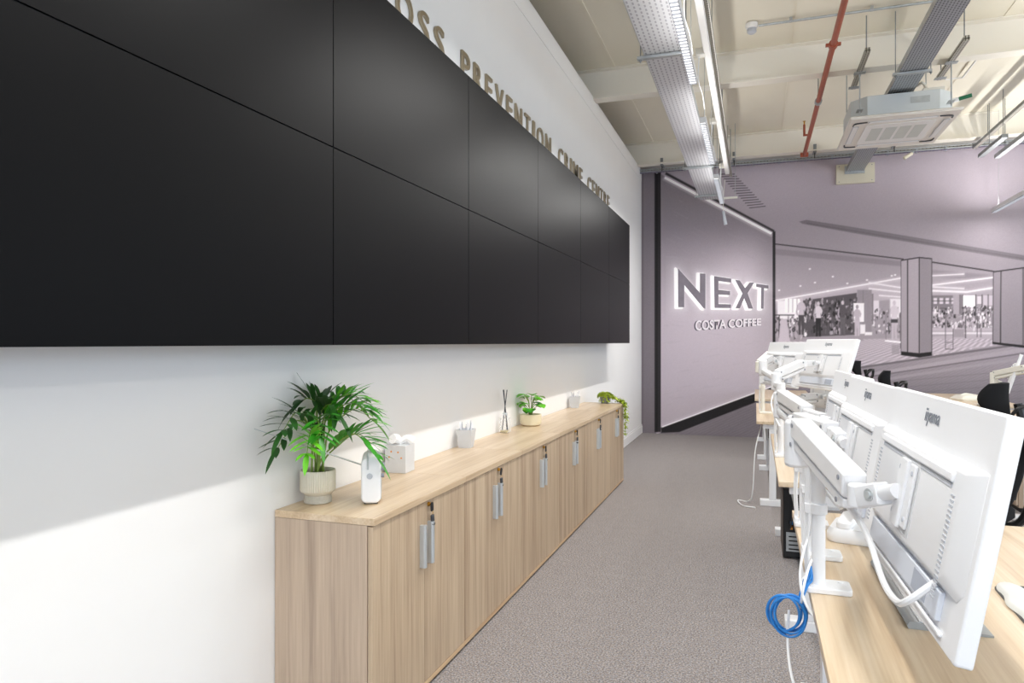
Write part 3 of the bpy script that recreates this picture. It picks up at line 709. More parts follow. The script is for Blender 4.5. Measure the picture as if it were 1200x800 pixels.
# portable radio seen end-on, aerial stretched out to the left
rad = thing('portable_radio', 'white rounded portable radio standing beside the palm, aerial pulled out', 'radio', (-1.39, 2.375, TZ), (0, 0, R(29)))
bm = NB(); prism(bm, rrect(.072, .168, .022, 6), Matrix.Translation((0, .095, .084+.004)) @ Matrix.Rotation(R(90), 4, 'X'), .19); obj('body', bm, 'white', rad, bevel=.006)
bm = NB(); cbox(bm, (0, 0, .004), (.05, .17, .008)); obj('foot', bm, 'darkplastic', rad, bevel=.002)
bm = NB(); cbox(bm, (.0355, 0, .045), (.004, .15, .06)); obj('speaker_grille', bm, 'printgrey', rad, bevel=.001)
bm = NB(); cyl(bm, (.034, -.03, .125), (.05, -.03, .125), .011); cyl(bm, (.034, .02, .125), (.05, .02, .125), .011); cyl(bm, (.034, -.03, .095), (.048, -.03, .095), .008); obj('knob', bm, 'midgrey', rad)
bm = NB(); tube(bm, [(-.012, -.097, .13), (-.012, -.100, .165), (-.012, -.07, .188), (-.012, .07, .188), (-.012, .098, .165), (-.012, .097, .13)], .0035, 8); obj('carry_handle', bm, 'alu', rad)
bm = NB(); cyl(bm, (-.005, -.0955, .105), (-.005, -.099, .105), .011); obj('charging_socket', bm, 'grey', rad)
# aerial: pivot near the top of the back, running to the left of the photo
piv = Vector((-.030, -.06, .140)); 
def tolocal(o, p): return (Matrix.Translation(o.location) @ Euler(o.rotation_euler).to_matrix().to_4x4()).inverted() @ Vector(p)
wp = Matrix.Translation(rad.location) @ Euler(rad.rotation_euler).to_matrix().to_4x4() @ piv
tip = tolocal(rad, (-1.572, 1.93, 1.083))
bm = NB(); cyl(bm, piv, piv.lerp(tip, .45), .0028, seg=8); cyl(bm, piv.lerp(tip, .45), piv.lerp(tip, .8), .0021, seg=8); cyl(bm, piv.lerp(tip, .8), tip, .0015, seg=8); obj('aerial', bm, 'alu', rad)

# tissue box
tb = thing('tissue_box', 'pale grey cube tissue box with tissue sticking out, behind the radio', 'tissue box', (-1.565, 2.93, TZ), (0, 0, R(4)))
bm = NB(); box(bm, -.052, .052, -.052, .052, 0, .127); obj('carton', bm, 'cardgrey', tb, bevel=.002)
bm = NB()
for i in range(3):
    a = R(120*i+20); tube(bm, [(0, 0, .126), (.01*math.cos(a), .01*math.sin(a), .14), (.035*math.cos(a), .035*math.sin(a), .152), (.06*math.cos(a), .06*math.sin(a), .138+.01*i)], .013, 8, radii=(.010, .022))
obj('tissue', bm, 'tissue', tb)
bm = NB()
for x, z in ((-.02, .098), (.014, .096), (-.03, .073), (.03, .07)):
    cyl(bm, (x, -.0518, z), (x, -.0528, z), .0045, seg=6)
obj('printed_flower', bm, 'orange', tb)

def pen_pot(loc, label, seed):
    t = thing('pen_pot', label, 'pen pot', loc, (0, 0, R(6)), 'grey metal pen pots on the cupboards')
    bm = NB(); b = .034; tp = .046; h = .105
    rings(bm, [[Vector((sx*k, sy*k, z)) for sx, sy in ((-1, -1), (1, -1), (1, 1), (-1, 1))] for k, z in ((b, 0), (tp, h), (tp-.003, h), (b-.002, .006))], caps=True)
    obj('pot', bm, 'bucket', t, bevel=.002)
    bm = NB(); cyl(bm, (-.047, 0, .09), (-.053, 0, .075), .006, seg=8); obj('ring_handle', bm, 'alu', t)
    rr = random.Random(seed)
    for i in range(9):
        a = rr.uniform(0, 6.28); x, y = .018*math.cos(a), .018*math.sin(a); tx, ty = .036*math.cos(a+.3), .036*math.sin(a+.3)
        L = rr.uniform(.125, .142)
        p = tag(None or obj('pen', pen_bm((x, y, .012), (tx, ty, L)), 'white' if i % 3 else 'grey'), 'white ballpoint pen standing in the %s' % ('near grey pen pot' if seed == 1 else 'far grey pen pot'), 'pen', 'pens in the near pen pot' if seed == 1 else 'pens in the far pen pot')
        p.location = loc
def pen_bm(a, b):
    a, b = Vector(a), Vector(b); bm = NB()
    cyl(bm, a, b, .0042, seg=8); d = (b-a).normalized(); cyl(bm, b, b+d*.012, .003, .0022, seg=8)
    u, v = frame_of(d); cyl(bm, b-d*.002+u*.005, b-d*.034+u*.0055, .0014, seg=6)
    return bm
pen_pot((-1.562, 3.72, TZ), 'grey square tapered pen pot nearest the camera, full of pens', 1)
pen_pot((-1.565, 6.30, TZ), 'grey square tapered pen pot farther along, beyond the small plant', 2)

rdif = thing('reed_diffuser', 'square glass reed diffuser with dark sticks beside the small plant', 'reed diffuser', (-1.572, 4.41, TZ))
bm = NB(); prism(bm, rrect(.062, .062, .008), Matrix.Translation((0, 0, 0)), .10); prism(bm, rrect(.036, .036, .017), Matrix.Translation((0, 0, .10)), .022); obj('bottle', bm, 'glass', rdif, bevel=.003)
bm = NB(); prism(bm, rrect(.052, .052, .006), Matrix.Translation((0, 0, .004)), .012); obj('liquid', bm, mat('amber_oil', '#c9b98a', .2, var=.01), rdif)
bm = NB(); cyl(bm, (0, 0, .122), (0, 0, .132), .016); obj('collar', bm, 'alu', rdif)
for dx, dy in ((.014, .004), (-.011, -.010), (.016, -.002), (-.012, .004)):
    bm = NB(); cyl(bm, (-dx*1.3, -dy*1.3, .018), (dx*.9, dy*.9, .285), .0032, seg=8); obj('reed', bm, 'reed', rdif)
bm = NB()
for dx in (-.017, 0.0, .017): cbox(bm, (dx, -.002, .048), (.011, .004, .076))
bm.free()

pp = thing('potted_plant', 'small round-leaved green plant in a low cream bowl', 'potted plant', (-1.535, 4.86, TZ))
bm = NB(); lathe(bm, [(.058, 0), (.072, .008), (.078, .025), (.078, .078), (.075, .082), (.071, .080), (.070, .066)], 40); obj('bowl', bm, 'potcream', pp)
bm = NB(); lathe(bm, [(.0705, .064), (.05, .071), (.01, .075)], 24); obj('soil', bm, mat('dry_brown_soil', '#8a6d33', 1, var=.3, scale=60), pp)
rq = random.Random(5)
for i in range(17):
    a = rq.uniform(0, 6.28) if i > 7 else i*.8; rr = .03+.075*(i % 4)/3; H = .115+.085*rq.random()+(.03 if i % 4 < 2 else 0)
    tp = Vector((rr*math.cos(a), rr*math.sin(a), H))
    if tp.x < -.06: tp.x = -.06
    bm = NB(); tube(bm, [(0.01*math.cos(a), .01*math.sin(a), .07), (tp.x*.4, tp.y*.4, H*.8), tuple(tp)], .0022, 6); obj('stalk', bm, 'stem', pp)
    bm = NB(); d = Vector((math.cos(a), math.sin(a), .1))
    leaf(bm, tp-d*.02, d, Vector((0, 0, 1)), .085, .078, bend=.30, n=7, fold=.22)
    for v in bm.verts: v.co.x = max(v.co.x, XL+.01-pp.location.x)
    obj('leaf', bm, ['leafmid', 'leafbright', 'leafbright'][i % 3], pp, sharp=60)

tr = thing('trailing_plant', 'lime green trailing plant in a grey pot hanging over the far cupboard end', 'potted plant', (-1.40, 6.86, TZ))
bm = NB(); lathe(bm, [(.036, 0), (.046, .03), (.052, .075), (.048, .077), (.044, .06)], 24); obj('pot', bm, 'stone', tr)
def vine(bm, pts, n, rr, sz):
    P = smoothpath(pts, 10)
    for _ in range(n):
        k = rr.randrange(len(P)-1); c = P[k] + Vector((rr.gauss(0, .010), rr.gauss(0, .012), rr.gauss(0, .008)))
        d = Vector((rr.uniform(-1, 1), rr.uniform(-1, 1), rr.uniform(-1, .6)))
        leaf(bm, c, d, Vector((0, 0, 1)), sz*rr.uniform(.7, 1.2), sz*.8, n=3, bend=.2)
rv = random.Random(9)
bm = NB()
for _ in range(230):
    a = rv.uniform(0, 6.28); e = rv.uniform(0, 1.5); r0 = .055
    c = Vector((r0*math.cos(a)*math.cos(e*.8), r0*math.sin(a)*math.cos(e*.8), .07+.035*math.sin(e)))
    leaf(bm, c, Vector((math.cos(a), math.sin(a), rv.uniform(-.5, .8))), Vector((0, 0, 1)), .030, .024, n=3, bend=.4)
for a in range(0, 360, 30):
    for z in (.03, .045, .06):
        if rv.random() < .55:
            q = R(a+rv.uniform(-12, 12)); leaf(bm, Vector((.052*math.cos(q), .052*math.sin(q), z)), Vector((math.cos(q), math.sin(q), -.9)), Vector((0, 0, 1)), .02, .016, n=3)
o = obj('foliage', bm, 'leaflime', tr, sharp=60); o['kind'] = 'stuff'
for pts, n in (([(.02, 0, .09), (.08, .0, .07), (.14, .0, .03), (.185, -.01, .015), (.20, -.01, -.06), (.205, -.015, -.20), (.20, -.01, -.30)], 200),
               ([(.02, .02, .09), (.09, .03, .06), (.16, .035, .03), (.19, .03, 0), (.198, .03, -.10), (.205, .028, -.17)], 120),
               ([(.02, .03, .09), (.06, .07, .06), (.11, .06, .03), (.19, .055, .01), (.20, .05, -.08)], 60)):
    bm = NB(); vine(bm, pts, n, rv, .024); tube(bm, pts, .0018, 5)
    for v in bm.verts:   # hangs outside the cupboard front, lies on its top
        if v.co.z < .003 and v.co.x < .177 + .004: v.co.x = .183 + rv.uniform(0, .006)
    obj('vine', bm, 'leaflime', tr, sharp=60)
# ---------------------------------------------------------------- desks
DH = .71
def desk(x0, y0, y1, label, depth=.80, tray=True, group='oak-topped bench desks in the row on the right', dirn=1):
    t = thing('office_desk', label, 'desk', (x0+dirn*depth/2, (y0+y1)/2, 0), (0, 0, 0 if dirn > 0 else math.pi), group)
    w, d = (y1-y0)/2, depth/2
    bm = NB(); box(bm, -d, d, -w, w, DH-.025, DH); obj('desktop', bm, 'deskwood', t, bevel=.0015)
    bm = NB()
    box(bm, -d+.05, d-.05, -w+.04, -w+.09, DH-.065, DH-.0255); box(bm, -d+.05, d-.05, w-.09, w-.04, DH-.065, DH-.0255)
    box(bm, -d+.16, -d+.20, -w+.09, w-.09, DH-.062, DH-.0255); box(bm, d-.20, d-.16, -w+.09, w-.09, DH-.062, DH-.0255)
    obj('frame', bm, 'white2', t, bevel=.002)
    bm = NB(); cbox(bm, (0-d+.36, -w+.065, DH-.09), (.38, .045, .05)); obj('lifting_column_head', bm, 'white2', t, bevel=.003)
    for s in (-1, 1):
        yc = s*(w-.065)
        bm = NB(); box(bm, -d+.10, -d+.155, yc-.035, yc+.035, .05, DH-.0655); obj('leg', bm, 'white2', t, bevel=.003)
        bm = NB(); box(bm, -d+.028, d-.06, yc-.04, yc+.04, .0, .05); obj('foot', bm, 'white2', t, bevel=.004)
    if tray:
        bm = NB()
        xa, xb, za, zb = -d+.082, -d+.155, DH-.17, DH-.075
        for x, z in ((xa, zb), (xa, (za+zb)/2), (xa, za), ((xa+xb)/2, za), (xb, za), (xb, zb)):
            cyl(bm, (x, -w+.12, z), (x, w-.12, z), .0022, seg=6)
        n = int((2*w-.24)/.05)
        for i in range(n+1):
            y = -w+.12+(2*w-.24)*i/n
            tube(bm, [(xa, y, zb), (xa, y, za), (xb, y, za), (xb, y, zb)], .0018, 5, smooth=False)
        for y in (-w+.14, 0, w-.14): box(bm, xb-.001, xb+.02, y-.01, y+.01, zb-.01, DH-.0255)
        obj('cable_basket', bm, 'steel', t)
        rr = random.Random(int(y0*100)); bm = NB()
        for k in range(7):
            x = xa+.012+rr.random()*.05; z = za+.01+rr.random()*.05
            tube(bm, [(x+rr.uniform(-.008, .008), -w+.13+i*(2*w-.26)/8, z+rr.uniform(-.012, .02)) for i in range(9)], .0042, 6, n=4)
        obj('cable_bundle', bm, 'blackplastic', t)
    return t
DX = .137
desk(DX, 1.12, 2.98, 'nearest oak desk, with the big white monitors clamped to its back edge')
desk(.105, 3.57, 5.42, 'second oak desk in the row, just beyond the nearest one')
desk(.01, 6.24, 8.10, 'third oak desk in the row, with a white pole on its corner', depth=.7)
desk(-.005, 8.70, 10.45, 'last oak desk in the row, in front of the mural', depth=.66)
# second bank of desks on the far right
desk(1.85, 8.6, 10.4, 'pale oak desk of the right-hand bank nearest the mural, papers on it', tray=False, group='oak desks of the right-hand bank')
desk(1.85, 6.3, 8.1, 'oak desk of the right-hand bank behind the big black chair', tray=False, group='oak desks of the right-hand bank')

# ---------------------------------------------------------------- monitors
MW, MH = .605, .322
def monitor(name_label, loc, tilt, yaw, group='white monitors on the right-hand desk row', stuff=True, w=MW, h=MH):
    """local +x is the way the screen looks, local -y the end nearer the camera"""
    t = thing('monitor', name_label, 'monitor', loc, (0, tilt, yaw), group)
    bm = NB(); prism(bm, rrect(w, h, .006, 3), Matrix.Translation((-.006, 0, 0)) @ Matrix.Rotation(R(90), 4, 'Z') @ Matrix.Rotation(R(90), 4, 'X'), .022)
    obj('casing', bm, 'white', t, bevel=.003)
    bm = NB(); cbox(bm, (.0165, 0, .006), (.002, w-.016, h-.030)); obj('screen', bm, 'screen', t)
    # raised back cover: outline low on the panel, smaller and flat on top
    bm = NB()
    o = [(-w/2+.012, -h/2+.085), (-w/2+.030, -h/2+.070), (w/2-.030, -h/2+.070), (w/2-.012, -h/2+.085), (w/2-.012, h/2-.075), (-w/2+.012, h/2-.075)]
    k = [(-w/2+.050, -h/2+.104), (-w/2+.070, -h/2+.086), (w/2-.070, -h/2+.086), (w/2-.050, -h/2+.104), (w/2-.050, h/2-.085), (-w/2+.050, h/2-.085)]
    rings(bm, [[Vector((-.005, y, z)) for y, z in o], [Vector((-.022, y, z)) for y, z in k]])
    obj('back_cover', bm, 'white', t, bevel=.004)
    bm = NB(); cbox(bm, (-.0235, 0.0, h/2-.098), (.007, w-.17, .014)); obj('top_rib', bm, 'white', t, bevel=.003)
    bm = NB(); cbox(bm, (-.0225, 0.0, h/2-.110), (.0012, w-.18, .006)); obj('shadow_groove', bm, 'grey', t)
    for s in (-1, 1):
        bm = NB()
        for i in range(21):
            z = h/2-.122 - i*.0070
            cbox(bm, (-.0224, s*(w/2-.078), z), (.0012, .015, .0028))
        obj('vent_slots', bm, 'grey', t)
    bm = NB(); cbox(bm, (-.0095, 0, -h/2+.048), (.008, w*.74, .040)); obj('port_recess', bm, 'portgrey', t, bevel=.002)
    bm = NB(); cbox(bm, (-.0078, 0, -h/2+.016), (.006, w*.80, .006)); obj('lower_lip', bm, 'white', t, bevel=.002)
    bm = NB(); cbox(bm, (-.0138, -w*.22, -h/2+.048), (.0008, .075, .030)); obj('rating_label', bm, 'labelgrey', t)
    mt = Matrix(((0, 0, -1, -.0070), (-1, 0, 0, -.0), (0, 1, 0, h/2-.043), (0, 0, 0, 1)))
    text_obj('logo', 'iiyama', .034, mt, 'logo', t, depth=.0006, bold=0)
    # recessed mounting plate
    bm = NB(); cbox(bm, (-.0224, 0, -.004), (.0016, .115, .125)); obj('mounting_recess', bm, 'cardgrey', t, bevel=.001)
    bm = NB(); cbox(bm, (-.0255, 0, -.004), (.005, .098, .104)); cbox(bm, (-.030, 0, -.004), (.007, .040, .112)); obj('mounting_plate', bm, 'white2', t, bevel=.002)
    bm = NB()
    for y in (-.0375, .0375):
        for z in (-.0415, .0335): cyl(bm, (-.027, y, z), (-.0295, y, z), .004, seg=8)
    obj('plate_screw', bm, 'grey', t)
    return t
def mpt(mon, p):
    return (Matrix.Translation(mon.location) @ Euler(mon.rotation_euler).to_matrix().to_4x4()) @ Vector(p)
mA = monitor('largest white monitor nearest the camera, back turned to us', (.258, 1.315, 1.121), R(10.5), R(2.2))
mB = monitor('second white monitor in the row, directly beyond the nearest one', (.247, 1.93, 1.115), R(10.5), R(2.2))
mC = monitor('third white monitor in the row, partly hidden behind the second', (.272, 2.55, 1.108), R(9), R(2.2))
mD = monitor('white monitor turned towards the aisle on the second desk, overlapping another', (.405, 4.78, 1.235), R(17), R(23))
mE = monitor('white monitor beyond the turned one on the second desk, half hidden', (.185, 5.37, 1.215), R(15), R(22))
mF = monitor('white monitor hanging low behind the turned monitor', (.50, 5.28, 1.00), R(4), R(23))
mG = monitor('farthest white monitor, on the third desk', (.28, 7.2, 1.16), R(8), R(12))

# ---------------------------------------------------------------- monitor arms
def rod(bm, a, b, wy, wz, r=.008):
    """box-section arm between two points"""
    a, b = Vector(a), Vector(b); d = (b-a); L = d.length; d.normalize()
    s = Vector((0, 0, 1)).cross(d).normalized(); u = d.cross(s)
    m = Matrix((( d.x, s.x, u.x, a.x), (d.y, s.y, u.y, a.y), (d.z, s.z, u.z, a.z), (0, 0, 0, 1)))
    return m, L
def arm(label, base, top, joint, elbow, mon, pole=True, m='white2', z0=None, attach=None, group='white gas-spring monitor arms'):
    z0 = DH if z0 is None else z0
    B = Vector(base)
    t = thing('monitor_mount', label, 'monitor arm', (B.x, B.y, z0), group=group)
    L = lambda p: Vector(p) - Vector((B.x, B.y, z0))
    top = L((B.x, B.y, top)); J = L(joint); E = L(elbow); Vp = L(mpt(mon, (-.035, 0, -.004))) if attach is None else L(attach)
    if pole:
        bm = NB(); prism(bm, rrect(.115, .085, .012), Matrix.Translation((.022, 0, 0)), .016); obj('clamp_plate', bm, m, t, bevel=.003)
        bm = NB(); cbox(bm, (-(B.x-DX)-.006, 0, -.025), (.008, .07, .08)) if False else box(bm, -.034, -.024, -.035, .035, .0, .03); cyl(bm, (.055, .02, .016), (.055, .02, .018), .007, seg=10); obj('clamp_block', bm, m, t, bevel=.002)
        bm = NB(); cyl(bm, (0, 0, .016), (0, 0, top.z), .0175, seg=24); obj('pole', bm, m, t)
        bm = NB(); cyl(bm, (0, 0, top.z*.62), (0, 0, top.z*.62+.028), .0225, seg=24); cbox(bm, (-.026, 0, top.z*.62+.014), (.018, .02, .026)); obj('pole_collar', bm, m, t, bevel=.002)
        bm = NB()
        for k in range(3):
            x = -.022-.004*k; tube(bm, [(x, -.006+.007*k, .03), (x-.004, -.004+.006*k, .12), (x-.001, -.006+.007*k, top.z*.6), (x, 0, top.z)], .0032, 6)
        obj('tied_cable', bm, 'cable', t)
    # lower link
    bm = NB(); cyl(bm, top-Vector((0, 0, .0)), top+Vector((0, 0, .045)), .026, seg=20); obj('swivel_hub', bm, m, t, bevel=.003)
    a = top+Vector((0, 0, .028)); b = Vector((J.x, J.y, a.z if abs(J.z-.045-a.z) > .2 else J.z-.05))
    bm = NB(); mt, ln = rod(bm, a, b, 0, 0); prism(bm, rrect(.046, .034, .010, 3), mt @ Matrix.Rotation(R(90), 4, 'Y') @ Matrix.Rotation(R(90), 4, 'Z'), ln); obj('lower_link', bm, m, t)
    # upright joint block, rounded
    bm = NB(); cyl(bm, b-Vector((0, 0, .035)), J+Vector((0, 0, .022)), .029, seg=24); obj('joint_block', bm, m, t, bevel=.008)
    # gas spring arm: two covers with a seam
    d = (E-J).normalized(); a = J + d*.012
    mt, ln = rod(None, a, E, 0, 0)
    bm = NB(); prism(bm, [(-.032, -.022), (.010, -.022), (.016, -.012), (.016, .012), (.010, .022), (-.032, .022)], mt @ Matrix.Rotation(R(90), 4, 'Y'), ln); obj('spring_cover', bm, m, t, bevel=.004)
    bm = NB(); prism(bm, [(.018, -.017), (.036, -.017), (.036, .017), (.018, .017)], mt @ Matrix.Rotation(R(90), 4, 'Y'), ln); obj('lower_cover', bm, m, t, bevel=.003)
    bm = NB()
    for s in (-1, 1):
        for f, zz in ((.05, -.018), (.05, .026), (.94, -.018), (.94, .026)):
            p = Vector((ln*f, s*.0225, -zz)); cyl(bm, mt @ p, mt @ (p+Vector((0, s*.0015, 0))), .005, seg=10)
    obj('pivot_screw', bm, 'midgrey', t)
    # head: swivel knuckle, fork and tilt bolt
    hd = Vp-E; hd.z = 0; hd.normalize(); k = E + d*.02
    bm = NB(); cyl(bm, k-Vector((0, 0, .021)), k+Vector((0, 0, .021)), .018, seg=20); obj('swivel_knuckle', bm, m, t, bevel=.004)
    f0 = k+hd*.012; f1 = f0 + (Vp-f0)*.62
    mt, ln = rod(None, f0, f1, 0, 0)
    bm = NB(); prism(bm, rrect(.038, .030, .004, 2), mt @ Matrix.Rotation(R(90), 4, 'Y'), ln); obj('tilt_fork', bm, m, t, bevel=.002)
    s = Vector((0, 0, 1)).cross((Vp-f0).normalized()).normalized(); c = f0+(Vp-f0)*.42
    bm = NB(); cyl(bm, c-s*.020, c+s*.020, .007, seg=6); cyl(bm, c-s*.017, c+s*.017, .011, seg=16); obj('tilt_bolt', bm, 'alu', t)
    bm = NB(); cyl(bm, f1, Vp, .013, seg=12); obj('head_stub', bm, m, t)
    return t
arm('nearest white arm, thick cover sloping down to the largest monitor', (.160, 2.05), 1.035, (.092, 1.73, 1.172), (.170, 1.415, 1.100), mA)
arm('white arm mostly hidden behind the nearest arm, holding the second monitor', (.170, 2.36), 1.02, (.120, 2.27, 1.13), (.190, 2.03, 1.128), mB)
arm('white arm with a rounded elbow holding the third monitor', (.168, 2.75), 1.02, (.098, 3.02, 1.15), (.170, 2.66, 1.12), mC)
arm('white arm on the second desk rising to the turned monitor', (.140, 4.36), 1.09, (.118, 4.46, 1.17), (.27, 4.62, 1.235), mD)
arm('white arm on the second desk behind the first, holding the half-hidden monitor', (.150, 4.80), 1.10, (.05, 5.05, 1.23), (.10, 5.28, 1.25), mE)
arm('white arm low on the second desk, holding the low monitor', (.36, 5.20), .90, (.30, 5.26, .98), (.40, 5.31, .99), mF)
arm('farthest cream-white arm of the row, raised above its elbow', (.068, 6.95), 1.08, (.03, 7.0, 1.17), (.13, 7.1, 1.26), mG, m='warmwhite')

# ---------------------------------------------------------------- loose things on the near desks
kb = thing('keyboard', 'slim aluminium keyboard with white keys under the nearest monitors', 'keyboard', (.415, 2.08, DH), (0, 0, R(1)))
bm = NB(); prof = [(-.085, 0), (-.088, .008), (-.082, .0165), (-.070, .018), (-.055, .012), (.0, .010), (.07, .006), (.085, .004), (.085, 0)]
prism(bm, prof, Matrix.Translation((0, .245, 0)) @ Matrix.Rotation(R(90), 4, 'X'), .49); obj('tray', bm, 'keytray', kb, sharp=50)
bm = NB()
for r_ in range(5):
    for c_ in range(24):
        x = -.052+r_*.0235; z = .0145-.0012*r_
        cbox(bm, (x, -.225+c_*.0196, z), (.019, .0165, .004))
o = obj('keycap', bm, 'white', kb, bevel=.001); o['kind'] = 'stuff'
ph = thing('desk_phone', 'low white desk phone with a speaker grille behind the nearest pole', 'phone', (.335, 2.62, DH), (0, 0, R(-14)))
bm = NB(); m4 = Matrix.Translation((0, 0, 0))
rings(bm, [[Vector((x*k, y*k, z)) for x, y in rrect(.19, .20, .035)] for k, z in ((.96, .001), (1, .010), (1.0, .030), (.9, .046))]); obj('base', bm, 'white', ph, sharp=50)
bm = NB()
for i in range(6): cbox(bm, (.045+.006*i, -.055, .0465), (.003, .045, .002))
obj('speaker_grille', bm, 'midgrey', ph)
bm = NB(); prism(bm, rrect(.05, .185, .02), Matrix.Translation((-.04, 0, .044)), .026); obj('handset', bm, 'white', ph, bevel=.006)
bm = NB()
tube(bm, [(.10+.10*t/40, -.02-.20*t/40+.010*math.cos(t*1.57), .025+.16*(t/40)**1.5+.010*math.sin(t*1.57)) for t in range(0, 41)], .0028, 6, n=3); obj('coiled_cord', bm, 'white', ph)
wr = thing('wrist_rest', 'pale grey padded mouse mat with wrist rest on the nearest desk', 'mouse mat', (.70, 2.06, DH), (0, 0, R(-2)))
bm = NB(); prism(bm, rrect(.20, .36, .05), Matrix.Translation((0, 0, 0)), .004); obj('mat', bm, 'darkplastic', wr)
bm = NB(); n = 18
rings(bm, [[Vector((-.065+(.036+.006*math.cos(i/n*12.56))*math.cos(a)*q, -.165+.33*i/n, .0042+.020*max(0, math.sin(a))*q)) for a in [2*math.pi*j/14 for j in range(14)]] for i in range(n+1) for q in [min(1, .55+3*min(i, n-i)/n)]])
obj('gel_pad', bm, 'gel', wr, sharp=60)

# cables by the near desk edge
bm = NB()
for k in range(7):
    r0 = .040+.0022*(k % 3); ph0 = k*.9
    pts = [(0+.010*math.sin(k*1.3)+r0*math.sin(a)*.95, .012*math.cos(k*2.1)-.012+.008*math.sin(a+k), r0*1.15*math.cos(a)+.004*math.sin(k*2)) for a in [ph0+2*math.pi*i/14 for i in range(15)]]
    tube(bm, pts, .0030, 7, n=5)
coil = tag(obj('network_cable_coil', bm, 'blue'), 'blue network cable coil hanging beside the nearest desk edge', 'cable')
coil.location = (.078, 2.0, .655)
bm = NB()
for k in range(4):
    tube(bm, [(.03+.002*k, -.004*k, .035), (.040+.004*k, .01, .072), (.052+.004*k, .02, .105-.006*k), (.062, .03, .12)], .003, 7)
obj('hanging_strand', bm, 'blue', coil)
bm = NB(); tube(bm, [(.044, .016, .078), (.05, .012, .10), (.034, .006, .082), (.044, .016, .078)], .002, 6); obj('cable_tie', bm, 'cable', coil)
bm = NB(); tube(bm, [(.085, 2.02, .655), (.080, 1.98, .60), (.083, 1.90, .55), (.098, 1.84, .52), (.125, 1.80, .525), (.16, 1.80, .56), (.20, 1.82, .60)], .0035, 8)
tag(obj('loose_cable', bm, 'cable'), 'thin white cable looping down below the blue coil', 'cable')
def cable(pts, r, label, m='cable', grp=None):
    bm = NB(); tube(bm, pts, r, 8, n=8); return tag(obj('power_cable', bm, m), label, 'cable', grp)
pA = mpt(mA, (-.014, -.20, -.088))
cable([(.168, 1.47, 1.065), (.178, 1.41, 1.05), (.188, 1.36, 1.025), (.195, 1.27, .985), (.198, 1.18, .985), (.202, 1.12, 1.005), tuple(pA)], .0052, 'thick white cable drooping from the nearest arm into the largest monitor')
pB = mpt(mB, (-.016, 0, -.125))
cable([(.165, 2.32, .98), (.20, 2.22, .93), (.22, 2.1, .92), tuple(pB)], .0045, 'white cable running from the second arm to the second monitor')
cable([(.155, 2.09, .80), (.13, 2.0, .77), (.115, 1.97, .715), (.12, 2.02, .66), (.17, 2.1, .62)], .0035, 'white cable tied round the foot of the nearest pole')
cable([(.14, 2.06, .86), (.118, 2.02, .80), (.112, 2.0, .745), (.122, 1.96, .70), (.155, 1.93, .655)], .0035, 'white cable bowing out beside the nearest pole foot')
cable([(.12, 4.5, 1.10), (.09, 4.42, 1.02), (.105, 4.30, .95), (.13, 4.2, .90)], .005, 'white cable looping beside the second desk poles')
cable([(.05, 6.4, .66), (.0, 6.32, .45), (-.02, 6.30, .12), (-.05, 6.36, .012), (-.14, 6.40, .006), (-.10, 6.2, .006), (.0, 6.15, .006)], .005, 'white cable trailing onto the carpet by the third desk')

# loose papers
# PC tower below the second desk
pc = thing('computer_tower', 'black computer tower standing under the second desk, ports facing us', 'computer', (.27, 4.98, 0))
bm = NB(); box(bm, -.10, .10, -.20, .20, .01, .44); obj('case', bm, 'blackplastic', pc, bevel=.004)
bm = NB(); box(bm, -.105, -.1005, -.20, .20, .01, .44); obj('side_panel', bm, mat('dark_brown_panel', '#4a403c', .6), pc)
bm = NB(); box(bm, -.085, .085, -.204, -.2005, .05, .17)
obj('port_plate', bm, 'steel', pc)
for i in range(4):
    bm = NB(); box(bm, -.07, .05, -.207, -.2045, .062+.026*i, .070+.026*i); obj('expansion_slot', bm, 'blackplastic', pc)
bm = NB()
for i in range(6): tube(bm, [(-.06+.022*i, -.205, .19+.02*(i % 2)), (-.06+.024*i, -.25, .22), (-.05+.02*i, -.27, .32), (-.04+.018*i, -.25, .42), (-.04+.015*i, -.18, .52)], .004, 6)
obj('rear_cables', bm, 'darkplastic', pc)
bm = NB(); cbox(bm, (-.055, -.222, .235), (.014, .03, .016)); obj('network_plug', bm, 'blue', pc)
bm = NB(); cbox(bm, (-.055, -.222, .205), (.014, .03, .016)); obj('orange_plug', bm, 'orange', pc)

